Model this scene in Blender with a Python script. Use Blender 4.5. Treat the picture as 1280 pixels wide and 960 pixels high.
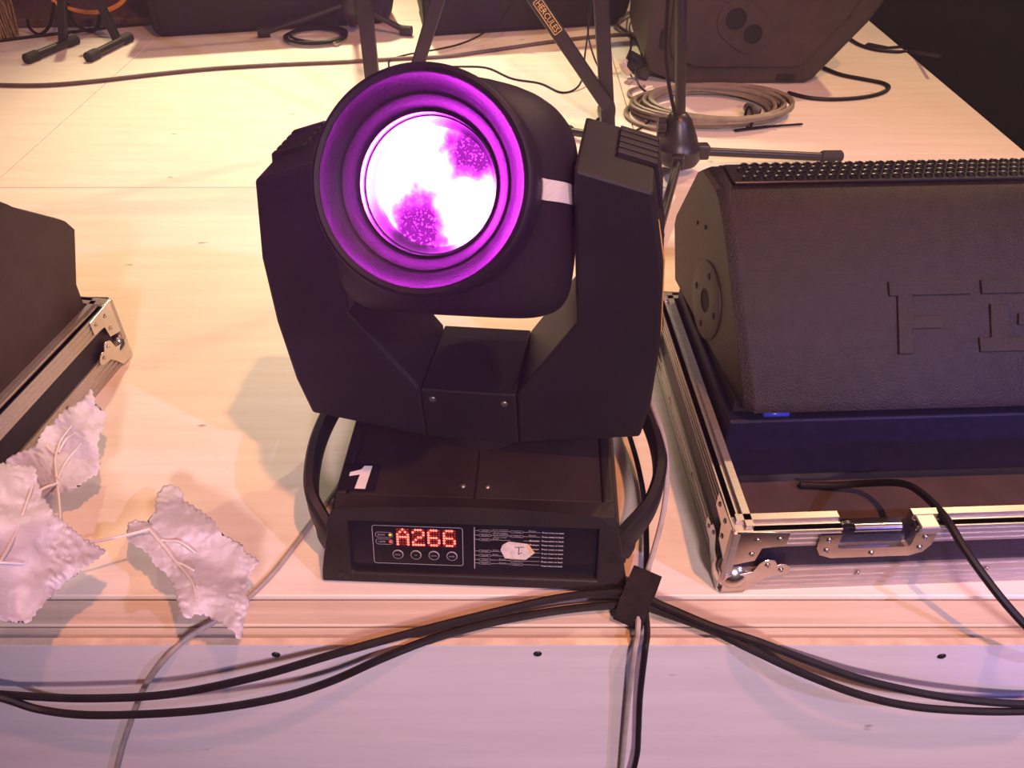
import bpy, bmesh, math, random
from mathutils import Vector, Matrix, noise
random.seed(7)
R = math.radians
sc = bpy.context.scene
for o in list(bpy.data.objects):
    bpy.data.objects.remove(o)
COL = sc.collection

# ------------------------------------------------------------------ camera
CAM_H, PITCH, FPX = 0.777, 39.7, 1000.0
cam_d = bpy.data.cameras.new('camera')
cam_d.sensor_fit = 'HORIZONTAL'
cam_d.sensor_width = 36.0
cam_d.lens = 36.0 * FPX / 1280.0
cam_d.clip_start = 0.02
cam = bpy.data.objects.new('camera', cam_d)
COL.objects.link(cam)
cam.location = (0, 0, CAM_H)
cam.rotation_euler = (R(90 - PITCH), 0, 0)
sc.camera = cam

# ------------------------------------------------------------------ world, lamps, exposure
w = bpy.data.worlds.new('dim_hall')
sc.world = w
w.use_nodes = True
w.node_tree.nodes['Background'].inputs[0].default_value = (0.54, 0.36, 0.42, 1)
w.node_tree.nodes['Background'].inputs[1].default_value = 0.19

def spot(name, loc, target, power, color, angle=40, blend=0.6, radius=0.06):
    d = bpy.data.lights.new(name, 'SPOT')
    d.energy = power
    d.color = color
    d.spot_size = R(angle)
    d.spot_blend = blend
    d.shadow_soft_size = radius
    o = bpy.data.objects.new(name, d)
    COL.objects.link(o)
    o.location = loc
    o.rotation_euler = (Vector(target) - Vector(loc)).to_track_quat('-Z', 'Y').to_euler()
    return o
spot('amber_back_spot', (-0.9, 4.6, 3.6), (-0.45, 2.2, 0), 1300, (1.0, 0.82, 0.50), 32, 1.0, 0.10)
spot('amber_side_spot', (2.6, 3.6, 3.4), (0.4, 1.5, 0), 360, (1.0, 0.66, 0.34), 60, 0.8, 0.08)
spot('orange_top_spot', (1.0, -0.4, 3.6), (-0.1, 0.9, 0), 430, (1.0, 0.36, 0.16), 62, 0.7, 0.05)
spot('lavender_front_spot', (3.2, -1.6, 2.8), (-0.2, 0.7, 0), 400, (0.58, 0.50, 1.0), 45, 0.8, 0.05)
spot('front_fill_spot', (0.75, -3.6, 2.7), (0.45, 0.55, 0), 900, (1.0, 0.71, 0.78), 34, 1.0, 0.30)  # unseen fill lamp, added to brighten the stage fascia
spot('blue_low_spot', (1.9, -1.6, 0.45), (0.66, 0.74, 0.10), 170, (0.14, 0.10, 1.0), 17, 0.9, 0.05)

vs = sc.view_settings
vs.view_transform = 'Standard'
vs.look = 'None'
vs.exposure = 0.0
vs.gamma = 1.0
vs.use_curve_mapping = False

# ------------------------------------------------------------------ pixel -> place helpers
_th = R(PITCH)
_F = Vector((0, math.cos(_th), -math.sin(_th)))
_U = Vector((0, math.sin(_th), math.cos(_th)))
CAMP = Vector((0, 0, CAM_H))
def ray(px, py):
    return _F + _U * ((480 - py) / FPX) + Vector(((px - 640) / FPX, 0, 0))
def P(px, py, z=0.0):
    d = ray(px, py)
    return CAMP + d * ((z - CAM_H) / d.z)
def PY(px, py, y):
    d = ray(px, py)
    return CAMP + d * (y / d.y)
def PX(px, py, x):
    d = ray(px, py)
    return CAMP + d * (x / d.x)

# ------------------------------------------------------------------ materials
MATS = {}
def mat(name, col, rough=0.5, metal=0.0, col2=None, nscale=20, bump=0.0, bscale=200, stretch=None,
        spec=0.5, emit=None, estr=0.0, coat=0.0, detail=4, ramp=(0.35, 0.7), sheen=0.0, trans=None):
    m = bpy.data.materials.new(name)
    m.use_nodes = True
    nt = m.node_tree
    b = nt.nodes['Principled BSDF']
    b.inputs['Base Color'].default_value = (*col, 1)
    b.inputs['Roughness'].default_value = rough
    b.inputs['Metallic'].default_value = metal
    b.inputs['Specular IOR Level'].default_value = spec
    b.inputs['Coat Weight'].default_value = coat
    b.inputs['Sheen Weight'].default_value = sheen
    if emit:
        b.inputs['Emission Color'].default_value = (*emit, 1)
        b.inputs['Emission Strength'].default_value = estr
    tc = nt.nodes.new('ShaderNodeTexCoord')
    mp = nt.nodes.new('ShaderNodeMapping')
    nt.links.new(tc.outputs['Object'], mp.inputs['Vector'])
    if stretch:
        mp.inputs['Scale'].default_value = stretch
    if col2:
        n = nt.nodes.new('ShaderNodeTexNoise')
        n.inputs['Scale'].default_value = nscale
        n.inputs['Detail'].default_value = detail
        nt.links.new(mp.outputs[0], n.inputs['Vector'])
        rp = nt.nodes.new('ShaderNodeValToRGB')
        rp.color_ramp.elements[0].position = ramp[0]
        rp.color_ramp.elements[1].position = ramp[1]
        rp.color_ramp.elements[0].color = (*col, 1)
        rp.color_ramp.elements[1].color = (*col2, 1)
        nt.links.new(n.outputs['Fac'], rp.inputs[0])
        nt.links.new(rp.outputs[0], b.inputs['Base Color'])
    if bump:
        n2 = nt.nodes.new('ShaderNodeTexNoise')
        n2.inputs['Scale'].default_value = bscale
        n2.inputs['Detail'].default_value = 3
        nt.links.new(mp.outputs[0], n2.inputs['Vector'])
        bp = nt.nodes.new('ShaderNodeBump')
        bp.inputs['Strength'].default_value = bump
        bp.inputs['Distance'].default_value = 0.002
        nt.links.new(n2.outputs['Fac'], bp.inputs['Height'])
        nt.links.new(bp.outputs[0], b.inputs['Normal'])
    MATS[name] = m
    return m

def painted_wood(name, base, grain, dirt, speck, gscale=(1.0, 14.0, 14.0), rough=0.55):
    m = bpy.data.materials.new(name)
    m.use_nodes = True
    nt = m.node_tree
    N = nt.nodes.new
    L = nt.links.new
    b = nt.nodes['Principled BSDF']
    b.inputs['Roughness'].default_value = rough
    b.inputs['Specular IOR Level'].default_value = 0.35
    g = N('ShaderNodeNewGeometry')
    mp = N('ShaderNodeMapping'); mp.inputs['Scale'].default_value = gscale
    L(g.outputs['Position'], mp.inputs['Vector'])
    n1 = N('ShaderNodeTexNoise'); n1.inputs['Scale'].default_value = 3.0; n1.inputs['Detail'].default_value = 8; n1.inputs['Roughness'].default_value = 0.65
    L(mp.outputs[0], n1.inputs['Vector'])
    r1 = N('ShaderNodeValToRGB'); r1.color_ramp.elements[0].position = 0.36; r1.color_ramp.elements[1].position = 0.62
    r1.color_ramp.elements[0].color = (*grain, 1); r1.color_ramp.elements[1].color = (*base, 1)
    L(n1.outputs['Fac'], r1.inputs[0])
    n2 = N('ShaderNodeTexNoise'); n2.inputs['Scale'].default_value = 2.3; n2.inputs['Detail'].default_value = 6
    L(g.outputs['Position'], n2.inputs['Vector'])
    r2 = N('ShaderNodeValToRGB'); r2.color_ramp.elements[0].position = 0.50; r2.color_ramp.elements[1].position = 0.78
    r2.color_ramp.elements[0].color = (0, 0, 0, 1); r2.color_ramp.elements[1].color = (0.6, 0.6, 0.6, 1)
    L(n2.outputs['Fac'], r2.inputs[0])
    mx = N('ShaderNodeMixRGB'); mx.inputs[2].default_value = (*dirt, 1)
    L(r2.outputs[0], mx.inputs[0]); L(r1.outputs[0], mx.inputs[1])
    n3 = N('ShaderNodeTexNoise'); n3.inputs['Scale'].default_value = 38.0; n3.inputs['Detail'].default_value = 2
    mp3 = N('ShaderNodeMapping'); mp3.inputs['Scale'].default_value = (0.5, 1.3, 1.3)
    L(g.outputs['Position'], mp3.inputs['Vector']); L(mp3.outputs[0], n3.inputs['Vector'])
    r3 = N('ShaderNodeValToRGB'); r3.color_ramp.elements[0].position = 0.73; r3.color_ramp.elements[1].position = 0.79
    L(n3.outputs['Fac'], r3.inputs[0])
    mx2 = N('ShaderNodeMixRGB'); mx2.inputs[2].default_value = (*speck, 1)
    L(r3.outputs[0], mx2.inputs[0]); L(mx.outputs[0], mx2.inputs[1])
    L(mx2.outputs[0], b.inputs['Base Color'])
    bp = N('ShaderNodeBump'); bp.inputs['Strength'].default_value = 0.25; bp.inputs['Distance'].default_value = 0.002
    L(n1.outputs['Fac'], bp.inputs['Height']); L(bp.outputs[0], b.inputs['Normal'])
    MATS[name] = m
    return m

painted_wood('deck_paint', (0.83, 0.76, 0.66), (0.76, 0.68, 0.57), (0.66, 0.57, 0.47), (0.34, 0.27, 0.20))
painted_wood('timber', (0.66, 0.56, 0.44), (0.52, 0.43, 0.33), (0.56, 0.46, 0.38), (0.20, 0.14, 0.10), (0.7, 30, 30), 0.65)
painted_wood('fascia_paint', (0.66, 0.60, 0.62), (0.60, 0.54, 0.56), (0.54, 0.46, 0.48), (0.38, 0.30, 0.30), (1.0, 9, 9), 0.5)
mat('raw_edge', (0.72, 0.58, 0.42), 0.7, col2=(0.55, 0.42, 0.3), nscale=40)
mat('subfloor', (0.10, 0.08, 0.06), 0.8, col2=(0.16, 0.12, 0.09))
mat('ground', (0.002, 0.002, 0.002), 0.95, col2=(0.008, 0.007, 0.007), spec=0.05)
mat('black_plastic', (0.010, 0.008, 0.009), 0.5, col2=(0.015, 0.012, 0.013), nscale=9, bump=0.25, bscale=700, spec=0.3)
mat('base_plastic', (0.011, 0.008, 0.008), 0.50, col2=(0.020, 0.014, 0.014), nscale=14, bump=0.3, bscale=600, spec=0.3)
mat('base_top', (0.009, 0.006, 0.006), 0.55, col2=(0.030, 0.020, 0.018), nscale=7, bump=0.2, bscale=400, detail=7, spec=0.3)
mat('ring_plastic', (0.008, 0.006, 0.0075), 0.5, col2=(0.013, 0.010, 0.012), nscale=30, bump=0.15, bscale=500, spec=0.2)
mat('glossy_black', (0.01, 0.008, 0.012), 0.18, col2=(0.014, 0.01, 0.016), nscale=12)
mat('panel_black', (0.006, 0.005, 0.008), 0.3, col2=(0.009, 0.007, 0.012), nscale=10)
mat('dark_void', (0.003, 0.003, 0.003), 0.8, col2=(0.005, 0.004, 0.005))
mat('wedge_paint', (0.011, 0.0065, 0.0075), 0.40, col2=(0.018, 0.011, 0.012), nscale=60, bump=0.6, bscale=520, spec=0.22)
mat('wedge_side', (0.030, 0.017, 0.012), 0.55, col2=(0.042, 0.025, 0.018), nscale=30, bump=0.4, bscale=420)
mat('wedge_logo', (0.013, 0.0095, 0.010), 0.45, col2=(0.021, 0.015, 0.016), nscale=60, bump=0.5, bscale=520, spec=0.22)
mat('grille_metal', (0.012, 0.010, 0.010), 0.3, col2=(0.02, 0.016, 0.016), metal=0.3)
mat('case_panel', (0.010, 0.007, 0.010), 0.5, col2=(0.016, 0.011, 0.015), nscale=50, bump=0.3, bscale=500, spec=0.3)
mat('blue_lit_panel', (0.006, 0.0045, 0.018), 0.45, col2=(0.010, 0.007, 0.026), nscale=50, bump=0.3, bscale=500, spec=0.3)  # dark panel with the blue stage light mixed into its base colour
mat('case_inside', (0.07, 0.05, 0.045), 0.8, col2=(0.10, 0.07, 0.065), nscale=30)
mat('aluminium', (0.44, 0.40, 0.38), 0.42, metal=0.8, col2=(0.54, 0.49, 0.47), nscale=10, stretch=(4, 60, 60))
mat('steel', (0.56, 0.52, 0.48), 0.20, metal=1.0, col2=(0.74, 0.71, 0.68), nscale=18)
mat('screw', (0.35, 0.32, 0.30), 0.35, metal=0.9, col2=(0.2, 0.18, 0.17), nscale=80)
mat('dark_screw', (0.02, 0.018, 0.018), 0.4, metal=0.6, col2=(0.05, 0.045, 0.04), nscale=200)
mat('black_cable', (0.008, 0.006, 0.007), 0.5, col2=(0.013, 0.010, 0.011), nscale=60, spec=0.22)
mat('grey_cable', (0.30, 0.26, 0.24), 0.55, col2=(0.38, 0.33, 0.30), nscale=60)
mat('tan_cable', (0.17, 0.135, 0.095), 0.5, col2=(0.24, 0.19, 0.135), nscale=40)
mat('brown_cable', (0.09, 0.06, 0.05), 0.55, col2=(0.13, 0.09, 0.07), nscale=40)
mat('orange_cable', (0.75, 0.24, 0.03), 0.45, col2=(0.85, 0.32, 0.05), nscale=40)
mat('velcro', (0.016, 0.012, 0.012), 0.9, col2=(0.028, 0.02, 0.02), nscale=90, bump=0.8, bscale=900, spec=0.1)
mat('stand_paint', (0.016, 0.012, 0.012), 0.38, col2=(0.024, 0.018, 0.017), nscale=25)
mat('rubber', (0.014, 0.012, 0.012), 0.7, col2=(0.022, 0.018, 0.018), nscale=60)
mat('gold_print', (0.75, 0.52, 0.14), 0.5, col2=(0.65, 0.45, 0.12), nscale=60)
mat('white_print', (0.75, 0.70, 0.70), 0.6, col2=(0.65, 0.6, 0.6), nscale=90)
mat('grey_print', (0.34, 0.30, 0.31), 0.6, col2=(0.28, 0.25, 0.25), nscale=90)
mat('sticker_white', (0.80, 0.76, 0.70), 0.5, col2=(0.72, 0.68, 0.62), nscale=60)
mat('paper', (0.62, 0.55, 0.50), 0.8, col2=(0.45, 0.38, 0.35), nscale=130)
mat('tape_tan', (0.66, 0.42, 0.20), 0.7, col2=(0.6, 0.36, 0.16), nscale=80)
mat('ink', (0.03, 0.025, 0.04), 0.7, col2=(0.05, 0.04, 0.05))
mat('white_tape', (0.62, 0.58, 0.55), 0.7, col2=(0.52, 0.48, 0.46), nscale=60, stretch=(1, 1, 20))
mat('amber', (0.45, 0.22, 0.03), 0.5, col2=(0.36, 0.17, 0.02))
mat('red_led', (0.3, 0.01, 0.01), 0.4, emit=(1.0, 0.075, 0.05), estr=6)
mat('red_led_halo', (0.12, 0.01, 0.01), 0.4, emit=(1.0, 0.03, 0.02), estr=0.25)
mat('red_led_small', (0.3, 0.01, 0.01), 0.4, emit=(1.0, 0.04, 0.03), estr=1.6)
mat('yellow_led', (0.3, 0.25, 0.01), 0.4, emit=(0.9, 0.75, 0.05), estr=0.6)
mat('blue_led', (0.02, 0.03, 0.3), 0.3, emit=(0.10, 0.12, 1.0), estr=0.10)
mat('led_window', (0.03, 0.004, 0.006), 0.3, col2=(0.04, 0.006, 0.008))
mat('carpet', (0.16, 0.08, 0.07), 0.95, col2=(0.10, 0.05, 0.05), nscale=60)
mat('purple_cloth', (0.10, 0.03, 0.10), 0.9, col2=(0.05, 0.015, 0.06), nscale=14)
mat('straw', (0.32, 0.20, 0.08), 0.9, col2=(0.16, 0.09, 0.04), nscale=60)
mat('clear_plastic', (0.55, 0.45, 0.38), 0.15, col2=(0.7, 0.6, 0.5), nscale=30)

def fabric():
    m = mat('white_fabric', (0.88, 0.88, 0.94), 0.42, col2=(0.80, 0.80, 0.88), nscale=22, bump=0.35, bscale=160, sheen=0.2)
    nt = m.node_tree
    b = nt.nodes['Principled BSDF']
    tr = nt.nodes.new('ShaderNodeBsdfTranslucent')
    tr.inputs[0].default_value = (0.78, 0.70, 0.72, 1)
    mx = nt.nodes.new('ShaderNodeMixShader')
    mx.inputs[0].default_value = 0.3
    nt.links.new(b.outputs[0], mx.inputs[1])
    nt.links.new(tr.outputs[0], mx.inputs[2])
    nt.links.new(mx.outputs[0], nt.nodes['Material Output'].inputs[0])
fabric()
mat('vein_wire', (0.86, 0.80, 0.76), 0.5, col2=(0.8, 0.74, 0.7))

def lens_glow():
    m = bpy.data.materials.new('lens_glow')
    m.use_nodes = True
    nt = m.node_tree
    nt.nodes.clear()
    N = nt.nodes.new; L = nt.links.new
    out = N('ShaderNodeOutputMaterial')
    em = N('ShaderNodeEmission')
    em.inputs[0].default_value = (0.88, 0.04, 1.0, 1)
    tc = N('ShaderNodeTexCoord')
    sep = N('ShaderNodeSeparateXYZ')
    L(tc.outputs['Object'], sep.inputs[0])
    # lamp image seen through the glass: a big hot lobe, with two dimmer dusty windows
    def blob(cx, cy, rx, ry, soft):
        mp = N('ShaderNodeMapping'); mp.vector_type = 'POINT'
        mp.inputs['Location'].default_value = (-cx / rx, -cy / ry, 0)
        mp.inputs['Scale'].default_value = (1 / rx, 1 / ry, 0)
        L(tc.outputs['Object'], mp.inputs[0])
        ln = N('ShaderNodeVectorMath'); ln.operation = 'LENGTH'
        L(mp.outputs[0], ln.inputs[0])
        wn_ = N('ShaderNodeTexNoise'); wn_.inputs['Scale'].default_value = 70; L(tc.outputs['Object'], wn_.inputs['Vector'])
        sm = N('ShaderNodeMath'); sm.operation = 'MULTIPLY_ADD'; sm.inputs[1].default_value = 0.9; L(wn_.outputs['Fac'], sm.inputs[0]); L(ln.outputs['Value'], sm.inputs[2])
        sb = N('ShaderNodeMath'); sb.operation = 'SUBTRACT'; sb.inputs[1].default_value = 0.45; L(sm.outputs[0], sb.inputs[0]); ln = sb
        mr = N('ShaderNodeMapRange'); mr.inputs[1].default_value = 1 - soft; mr.inputs[2].default_value = 1 + soft
        mr.inputs[3].default_value = 1; mr.inputs[4].default_value = 0
        L(ln.outputs[0], mr.inputs[0])
        return mr
    a = blob(0.036, 0.036, 0.030, 0.030, 0.5)
    c = blob(-0.014, -0.042, 0.026, 0.040, 0.5)
    ns = N('ShaderNodeTexNoise'); ns.inputs['Scale'].default_value = 420; ns.inputs['Detail'].default_value = 2
    L(tc.outputs['Object'], ns.inputs['Vector'])
    sp = N('ShaderNodeMapRange'); sp.inputs[1].default_value = 0.58; sp.inputs[2].default_value = 0.75
    sp.inputs[3].default_value = 0; sp.inputs[4].default_value = 8
    L(ns.outputs['Fac'], sp.inputs[0])
    mxx = N('ShaderNodeMath'); mxx.operation = 'MAXIMUM'
    L(a.outputs[0], mxx.inputs[0]); L(c.outputs[0], mxx.inputs[1])
    st = N('ShaderNodeMapRange'); st.inputs[3].default_value = 0.5; st.inputs[4].default_value = 340.0
    iv = N('ShaderNodeMath'); iv.operation = 'SUBTRACT'; iv.inputs[0].default_value = 1.0; L(mxx.outputs[0], iv.inputs[1])
    pw = N('ShaderNodeMath'); pw.operation = 'POWER'; pw.inputs[1].default_value = 4.0; L(iv.outputs[0], pw.inputs[0])
    L(pw.outputs[0], st.inputs[0])
    ad = N('ShaderNodeMath'); ad.operation = 'ADD'
    L(st.outputs[0], ad.inputs[0]); L(sp.outputs[0], ad.inputs[1])
    L(ad.outputs[0], em.inputs[1])
    L(em.outputs[0], out.inputs[0])
    MATS['lens_glow'] = m
lens_glow()
mat('lens_rim', (0.06, 0.045, 0.065), 0.3, metal=0.3, col2=(0.09, 0.065, 0.095))

# ------------------------------------------------------------------ mesh builder
class MB:
    def __init__(s):
        s.v = []; s.f = []
    def add(s, vs, fs):
        k = len(s.v)
        s.v += [Vector(p) for p in vs]
        s.f += [tuple(i + k for i in f) for f in fs]
        return s
    def box(s, c, d, M=None):
        x, y, z = d[0] / 2, d[1] / 2, d[2] / 2
        vs = [Vector((sx * x, sy * y, sz * z)) for sz in (-1, 1) for sy in (-1, 1) for sx in (-1, 1)]
        if M: vs = [M @ p for p in vs]
        c = Vector(c)
        return s.add([p + c for p in vs], [(0, 2, 3, 1), (4, 5, 7, 6), (0, 1, 5, 4), (2, 6, 7, 3), (0, 4, 6, 2), (1, 3, 7, 5)])
    def bx(s, x0, x1, y0, y1, z0, z1):
        return s.box(((x0 + x1) / 2, (y0 + y1) / 2, (z0 + z1) / 2), (x1 - x0, y1 - y0, z1 - z0))
    def bar(s, a, b, w, h, up=(0, 0, 1)):
        a = Vector(a); b = Vector(b)
        d = (b - a); L = d.length; d.normalize()
        u = Vector(up); sd = d.cross(u).normalized(); u = sd.cross(d)
        M = Matrix((sd, d, u)).transposed()
        return s.box((a + b) / 2, (w, L, h), M)
    def prism(s, pts, f0, f1):
        # pts: 2D outline, f0/f1 map (a, b) -> 3D for the two caps
        n = len(pts)
        vs = [f0(*p) for p in pts] + [f1(*p) for p in pts]
        fs = [tuple(range(n))[::-1], tuple(range(n, 2 * n))]
        fs += [(i, (i + 1) % n, n + (i + 1) % n, n + i) for i in range(n)]
        return s.add(vs, fs)
    def rings(s, rs, cap=True, closed=False):
        n = len(rs[0]); vs = []
        for r in rs: vs += list(r)
        fs = []
        m = len(rs)
        for j in range(m if closed else m - 1):
            j2 = (j + 1) % m
            for i in range(n):
                i2 = (i + 1) % n
                fs.append((j * n + i, j * n + i2, j2 * n + i2, j2 * n + i))
        if cap and not closed:
            fs.append(tuple(range(n))[::-1]); fs.append(tuple(range((m - 1) * n, m * n)))
        return s.add(vs, fs)
    def tube(s, pts, r, seg=8, cap=True, closed=False):
        pts = [Vector(p) for p in pts]
        n = len(pts); rs = []
        t0 = None; nrm = None
        for i in range(n):
            if closed:
                t = pts[(i + 1) % n] - pts[i - 1]
            else:
                t = pts[min(i + 1, n - 1)] - pts[max(i - 1, 0)]
            if t.length < 1e-9: t = Vector((0, 0, 1))
            t.normalize()
            if nrm is None:
                a = Vector((0, 0, 1)) if abs(t.z) < 0.9 else Vector((1, 0, 0))
                nrm = (a - t * a.dot(t)).normalized()
            else:
                nrm = (nrm - t * nrm.dot(t))
                nrm = nrm.normalized() if nrm.length > 1e-6 else t.orthogonal().normalized()
            bn = t.cross(nrm)
            rr = r[i] if isinstance(r, (list, tuple)) else r
            rs.append([pts[i] + (nrm * math.cos(2 * math.pi * k / seg) + bn * math.sin(2 * math.pi * k / seg)) * rr for k in range(seg)])
        return s.rings(rs, cap, closed)
    def lathe(s, prof, fr=None, seg=48, cap=True):
        # prof: (r, h); fr maps (x, y, h) -> 3D
        fr = fr or (lambda x, y, h: Vector((x, y, h)))
        rs = [[fr(r * math.cos(2 * math.pi * k / seg), r * math.sin(2 * math.pi * k / seg), h) for k in range(seg)] for r, h in prof]
        return s.rings(rs, cap)
    def sphere(s, c, r, seg=12, ring=8, sc=(1, 1, 1)):
        c = Vector(c)
        prof = []
        rs = []
        for j in range(1, ring):
            a = math.pi * j / ring
            rs.append([c + Vector((r * sc[0] * math.sin(a) * math.cos(2 * math.pi * k / seg), r * sc[1] * math.sin(a) * math.sin(2 * math.pi * k / seg), -r * sc[2] * math.cos(a))) for k in range(seg)])
        return s.rings(rs, True)
    def build(s, name, m, parent=None, smooth=False, bevel=0, seg=2, recenter=False, angle=35):
        me = bpy.data.meshes.new(name)
        off = Vector((0, 0, 0))
        if recenter:
            lo = Vector((min(p.x for p in s.v), min(p.y for p in s.v), min(p.z for p in s.v)))
            hi = Vector((max(p.x for p in s.v), max(p.y for p in s.v), max(p.z for p in s.v)))
            off = Vector(((lo.x + hi.x) / 2, (lo.y + hi.y) / 2, lo.z))
        me.from_pydata([tuple(p - off) for p in s.v], [], s.f)
        bm = bmesh.new(); bm.from_mesh(me)
        bmesh.ops.recalc_face_normals(bm, faces=bm.faces)
        bm.to_mesh(me); bm.free()
        me.materials.append(MATS[m])
        o = bpy.data.objects.new(name, me)
        COL.objects.link(o)
        o.location = off
        if parent: o.parent = parent
        if bevel:
            b = o.modifiers.new('bevel', 'BEVEL')
            b.width = bevel; b.segments = seg; b.limit_method = 'ANGLE'; b.angle_limit = R(angle)
            b.harden_normals = False
        if smooth:
            for p in me.polygons: p.use_smooth = True
            if smooth == 'auto':
                me.set_sharp_from_angle(angle=R(40))
        return o

def thing(name, label, cat, loc=(0, 0, 0), rz=0, group=None):
    o = bpy.data.objects.new(name, None)
    o.empty_display_size = 0.05
    COL.objects.link(o)
    o.location = loc
    o.rotation_euler = (0, 0, R(rz))
    return tag(o, label, cat, group)
def tag(o, label, cat, group=None):
    o['label'] = label; o['category'] = cat
    if group: o['group'] = group
    return o
def struct(o):
    o['kind'] = 'structure'
    return o
def kid(name, me, parent):
    o = bpy.data.objects.new(name, me)
    COL.objects.link(o); o.parent = parent
    return o

def cat_rom(pts, sub=8, closed=False):
    pts = [Vector(p) for p in pts]
    out = []
    n = len(pts)
    rng = range(n) if closed else range(n - 1)
    for i in rng:
        if closed:
            p0, p1, p2, p3 = pts[i - 1], pts[i], pts[(i + 1) % n], pts[(i + 2) % n]
        else:
            p0 = pts[i - 1] if i else pts[0] * 2 - pts[1]
            p1, p2 = pts[i], pts[i + 1]
            p3 = pts[i + 2] if i + 2 < n else pts[-1] * 2 - pts[-2]
        for k in range(sub):
            t = k / sub
            out.append(0.5 * ((2 * p1) + (p2 - p0) * t + (2 * p0 - 5 * p1 + 4 * p2 - p3) * t * t + (3 * p1 - p0 - 3 * p2 + p3) * t ** 3))
    if not closed: out.append(pts[-1])
    return out

_txt = {}
def text_polys(s, font_bold=False):
    if s not in _txt:
        c = bpy.data.curves.new('tmp_text', 'FONT')
        c.body = s; c.size = 1.0; c.resolution_u = 2
        o = bpy.data.objects.new('tmp_text', c)
        COL.objects.link(o)
        dg = bpy.context.evaluated_depsgraph_get()
        me = bpy.data.meshes.new_from_object(o.evaluated_get(dg))
        _txt[s] = ([v.co.copy() for v in me.vertices], [tuple(p.vertices) for p in me.polygons])
        bpy.data.objects.remove(o); bpy.data.curves.remove(c); bpy.data.meshes.remove(me)
    return _txt[s]
def text(mb, s, fr, x, y, width, height, lift=0.0004):
    vs, fs = text_polys(s)
    x0 = min(v.x for v in vs); x1 = max(v.x for v in vs); y0 = min(v.y for v in vs); y1 = max(v.y for v in vs)
    sx = width / (x1 - x0); sy = height / (y1 - y0)
    mb.add([fr(x + (v.x - x0) * sx, y + (v.y - y0) * sy, lift) for v in vs], fs)

# ------------------------------------------------------------------ the setting
EDGE = 0.553
floor = struct(MB().bx(-4.0, 1.19, EDGE, 6.0, -0.10, -0.0195).build('floor', 'subfloor'))
def sheet(x0, x1, y0, y1):
    g = 0.0012
    MB().bx(x0 + g, x1 - g, y0 + g, y1 - g, -0.0195, 0.0).build('plywood_sheet', 'deck_paint', floor, bevel=0.001, seg=1)
XR = 1.20
for x0, x1, y0, y1 in [(-4, -1.9, EDGE, 1.60), (-1.9, XR, EDGE, 1.60), (0.3, XR, 1.60, 1.775),
                       (-4, -1.13, 1.60, 2.85), (-1.13, 0.3, 1.60, 2.85), (0.3, XR, 1.775, 2.37),
                       (0.3, XR, 2.37, 3.6), (-1.6, 0.3, 2.85, 4.1), (-4, -1.6, 2.85, 4.1), (0.3, XR, 3.6, 6.0), (-4, 0.3, 4.1, 6.0)]:
    sheet(x0, x1, y0, y1)
t1 = struct(MB().bx(-3, XR, 0.5175, EDGE - 0.002, -0.06, -0.004).build('trim_1', 'timber', bevel=0.0015, seg=1))
t2 = struct(MB().bx(-3, XR, 0.5005, 0.5165, -0.06, -0.006).build('trim_2', 'timber', bevel=0.0015, seg=1))
wf = struct(MB().bx(-3, XR, 0.491, 0.4995, -0.95, -0.002).build('wall_front', 'fascia_paint', bevel=0.0012, seg=1))
MB().bx(-3, XR, 0.4908, 0.4996, -0.0021, -0.0012).build('raw_top_edge', 'raw_edge', wf)
for px, py in ((345, 818), (672, 817), (1177, 820)):
    p = PY(px, py, 0.491)
    fr = lambda x, y, h, p=p: p + Vector((x, -h, y))
    MB().lathe([(0.0001, 0.0016), (0.0035, 0.0015), (0.0048, 0.0006), (0.005, -0.001)], fr, 16).build('screw', 'dark_screw', wf, smooth=True)
struct(MB().bx(XR - 0.02, XR, 0.50, 6.0, -0.95, -0.021).build('wall_right', 'subfloor'))
struct(MB().bx(-12, 12, -8, 12, -1.0, -0.95).build('ground', 'ground'))

# rear carpeted riser at the far left
riser = MB()
riser.prism([(-3.9, 2.60), (-1.0, 2.80), (-1.0, 3.6), (-3.9, 3.6)], lambda x, y: Vector((x, y, 0.0005)), lambda x, y: Vector((x, y, 0.028)))
riser = riser.build('carpet_riser', 'carpet', bevel=0.006, recenter=True)
tag(riser, 'low brown carpeted riser edge at the far left back', 'riser')
drape = MB()
pts = []
for i in range(121):
    x = -3.8 + 2.9 * i / 120
    pts.append((x, 3.08 + 0.02 * math.sin(i * 0.9) + 0.012 * math.sin(i * 2.3)))
fs = []; vsd = []
for k, z in enumerate((0.03, 0.4, 0.8)):
    for x, y in pts: vsd.append((x, y + (0.0 if k else 0.01), z))
for k, z in enumerate((0.03, 0.4, 0.8)):
    for x, y in pts: vsd.append((x, y + 0.012, z))
n = len(pts)
for k in range(2):
    for i in range(n - 1):
        fs.append((k * n + i, k * n + i + 1, (k + 1) * n + i + 1, (k + 1) * n + i))
        q = 3 * n
        fs.append((q + k * n + i, q + (k + 1) * n + i, q + (k + 1) * n + i + 1, q + k * n + i + 1))
for i in range(n - 1):
    fs.append((i, 3 * n + i, 3 * n + i + 1, i + 1)); fs.append((2 * n + i, 2 * n + i + 1, 5 * n + i + 1, 5 * n + i))
drape.add(vsd, fs)
tag(drape.build('backdrop_drape', 'purple_cloth', recenter=True, smooth=True), 'dark purple pleated drape on the riser at far left', 'drape')

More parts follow.
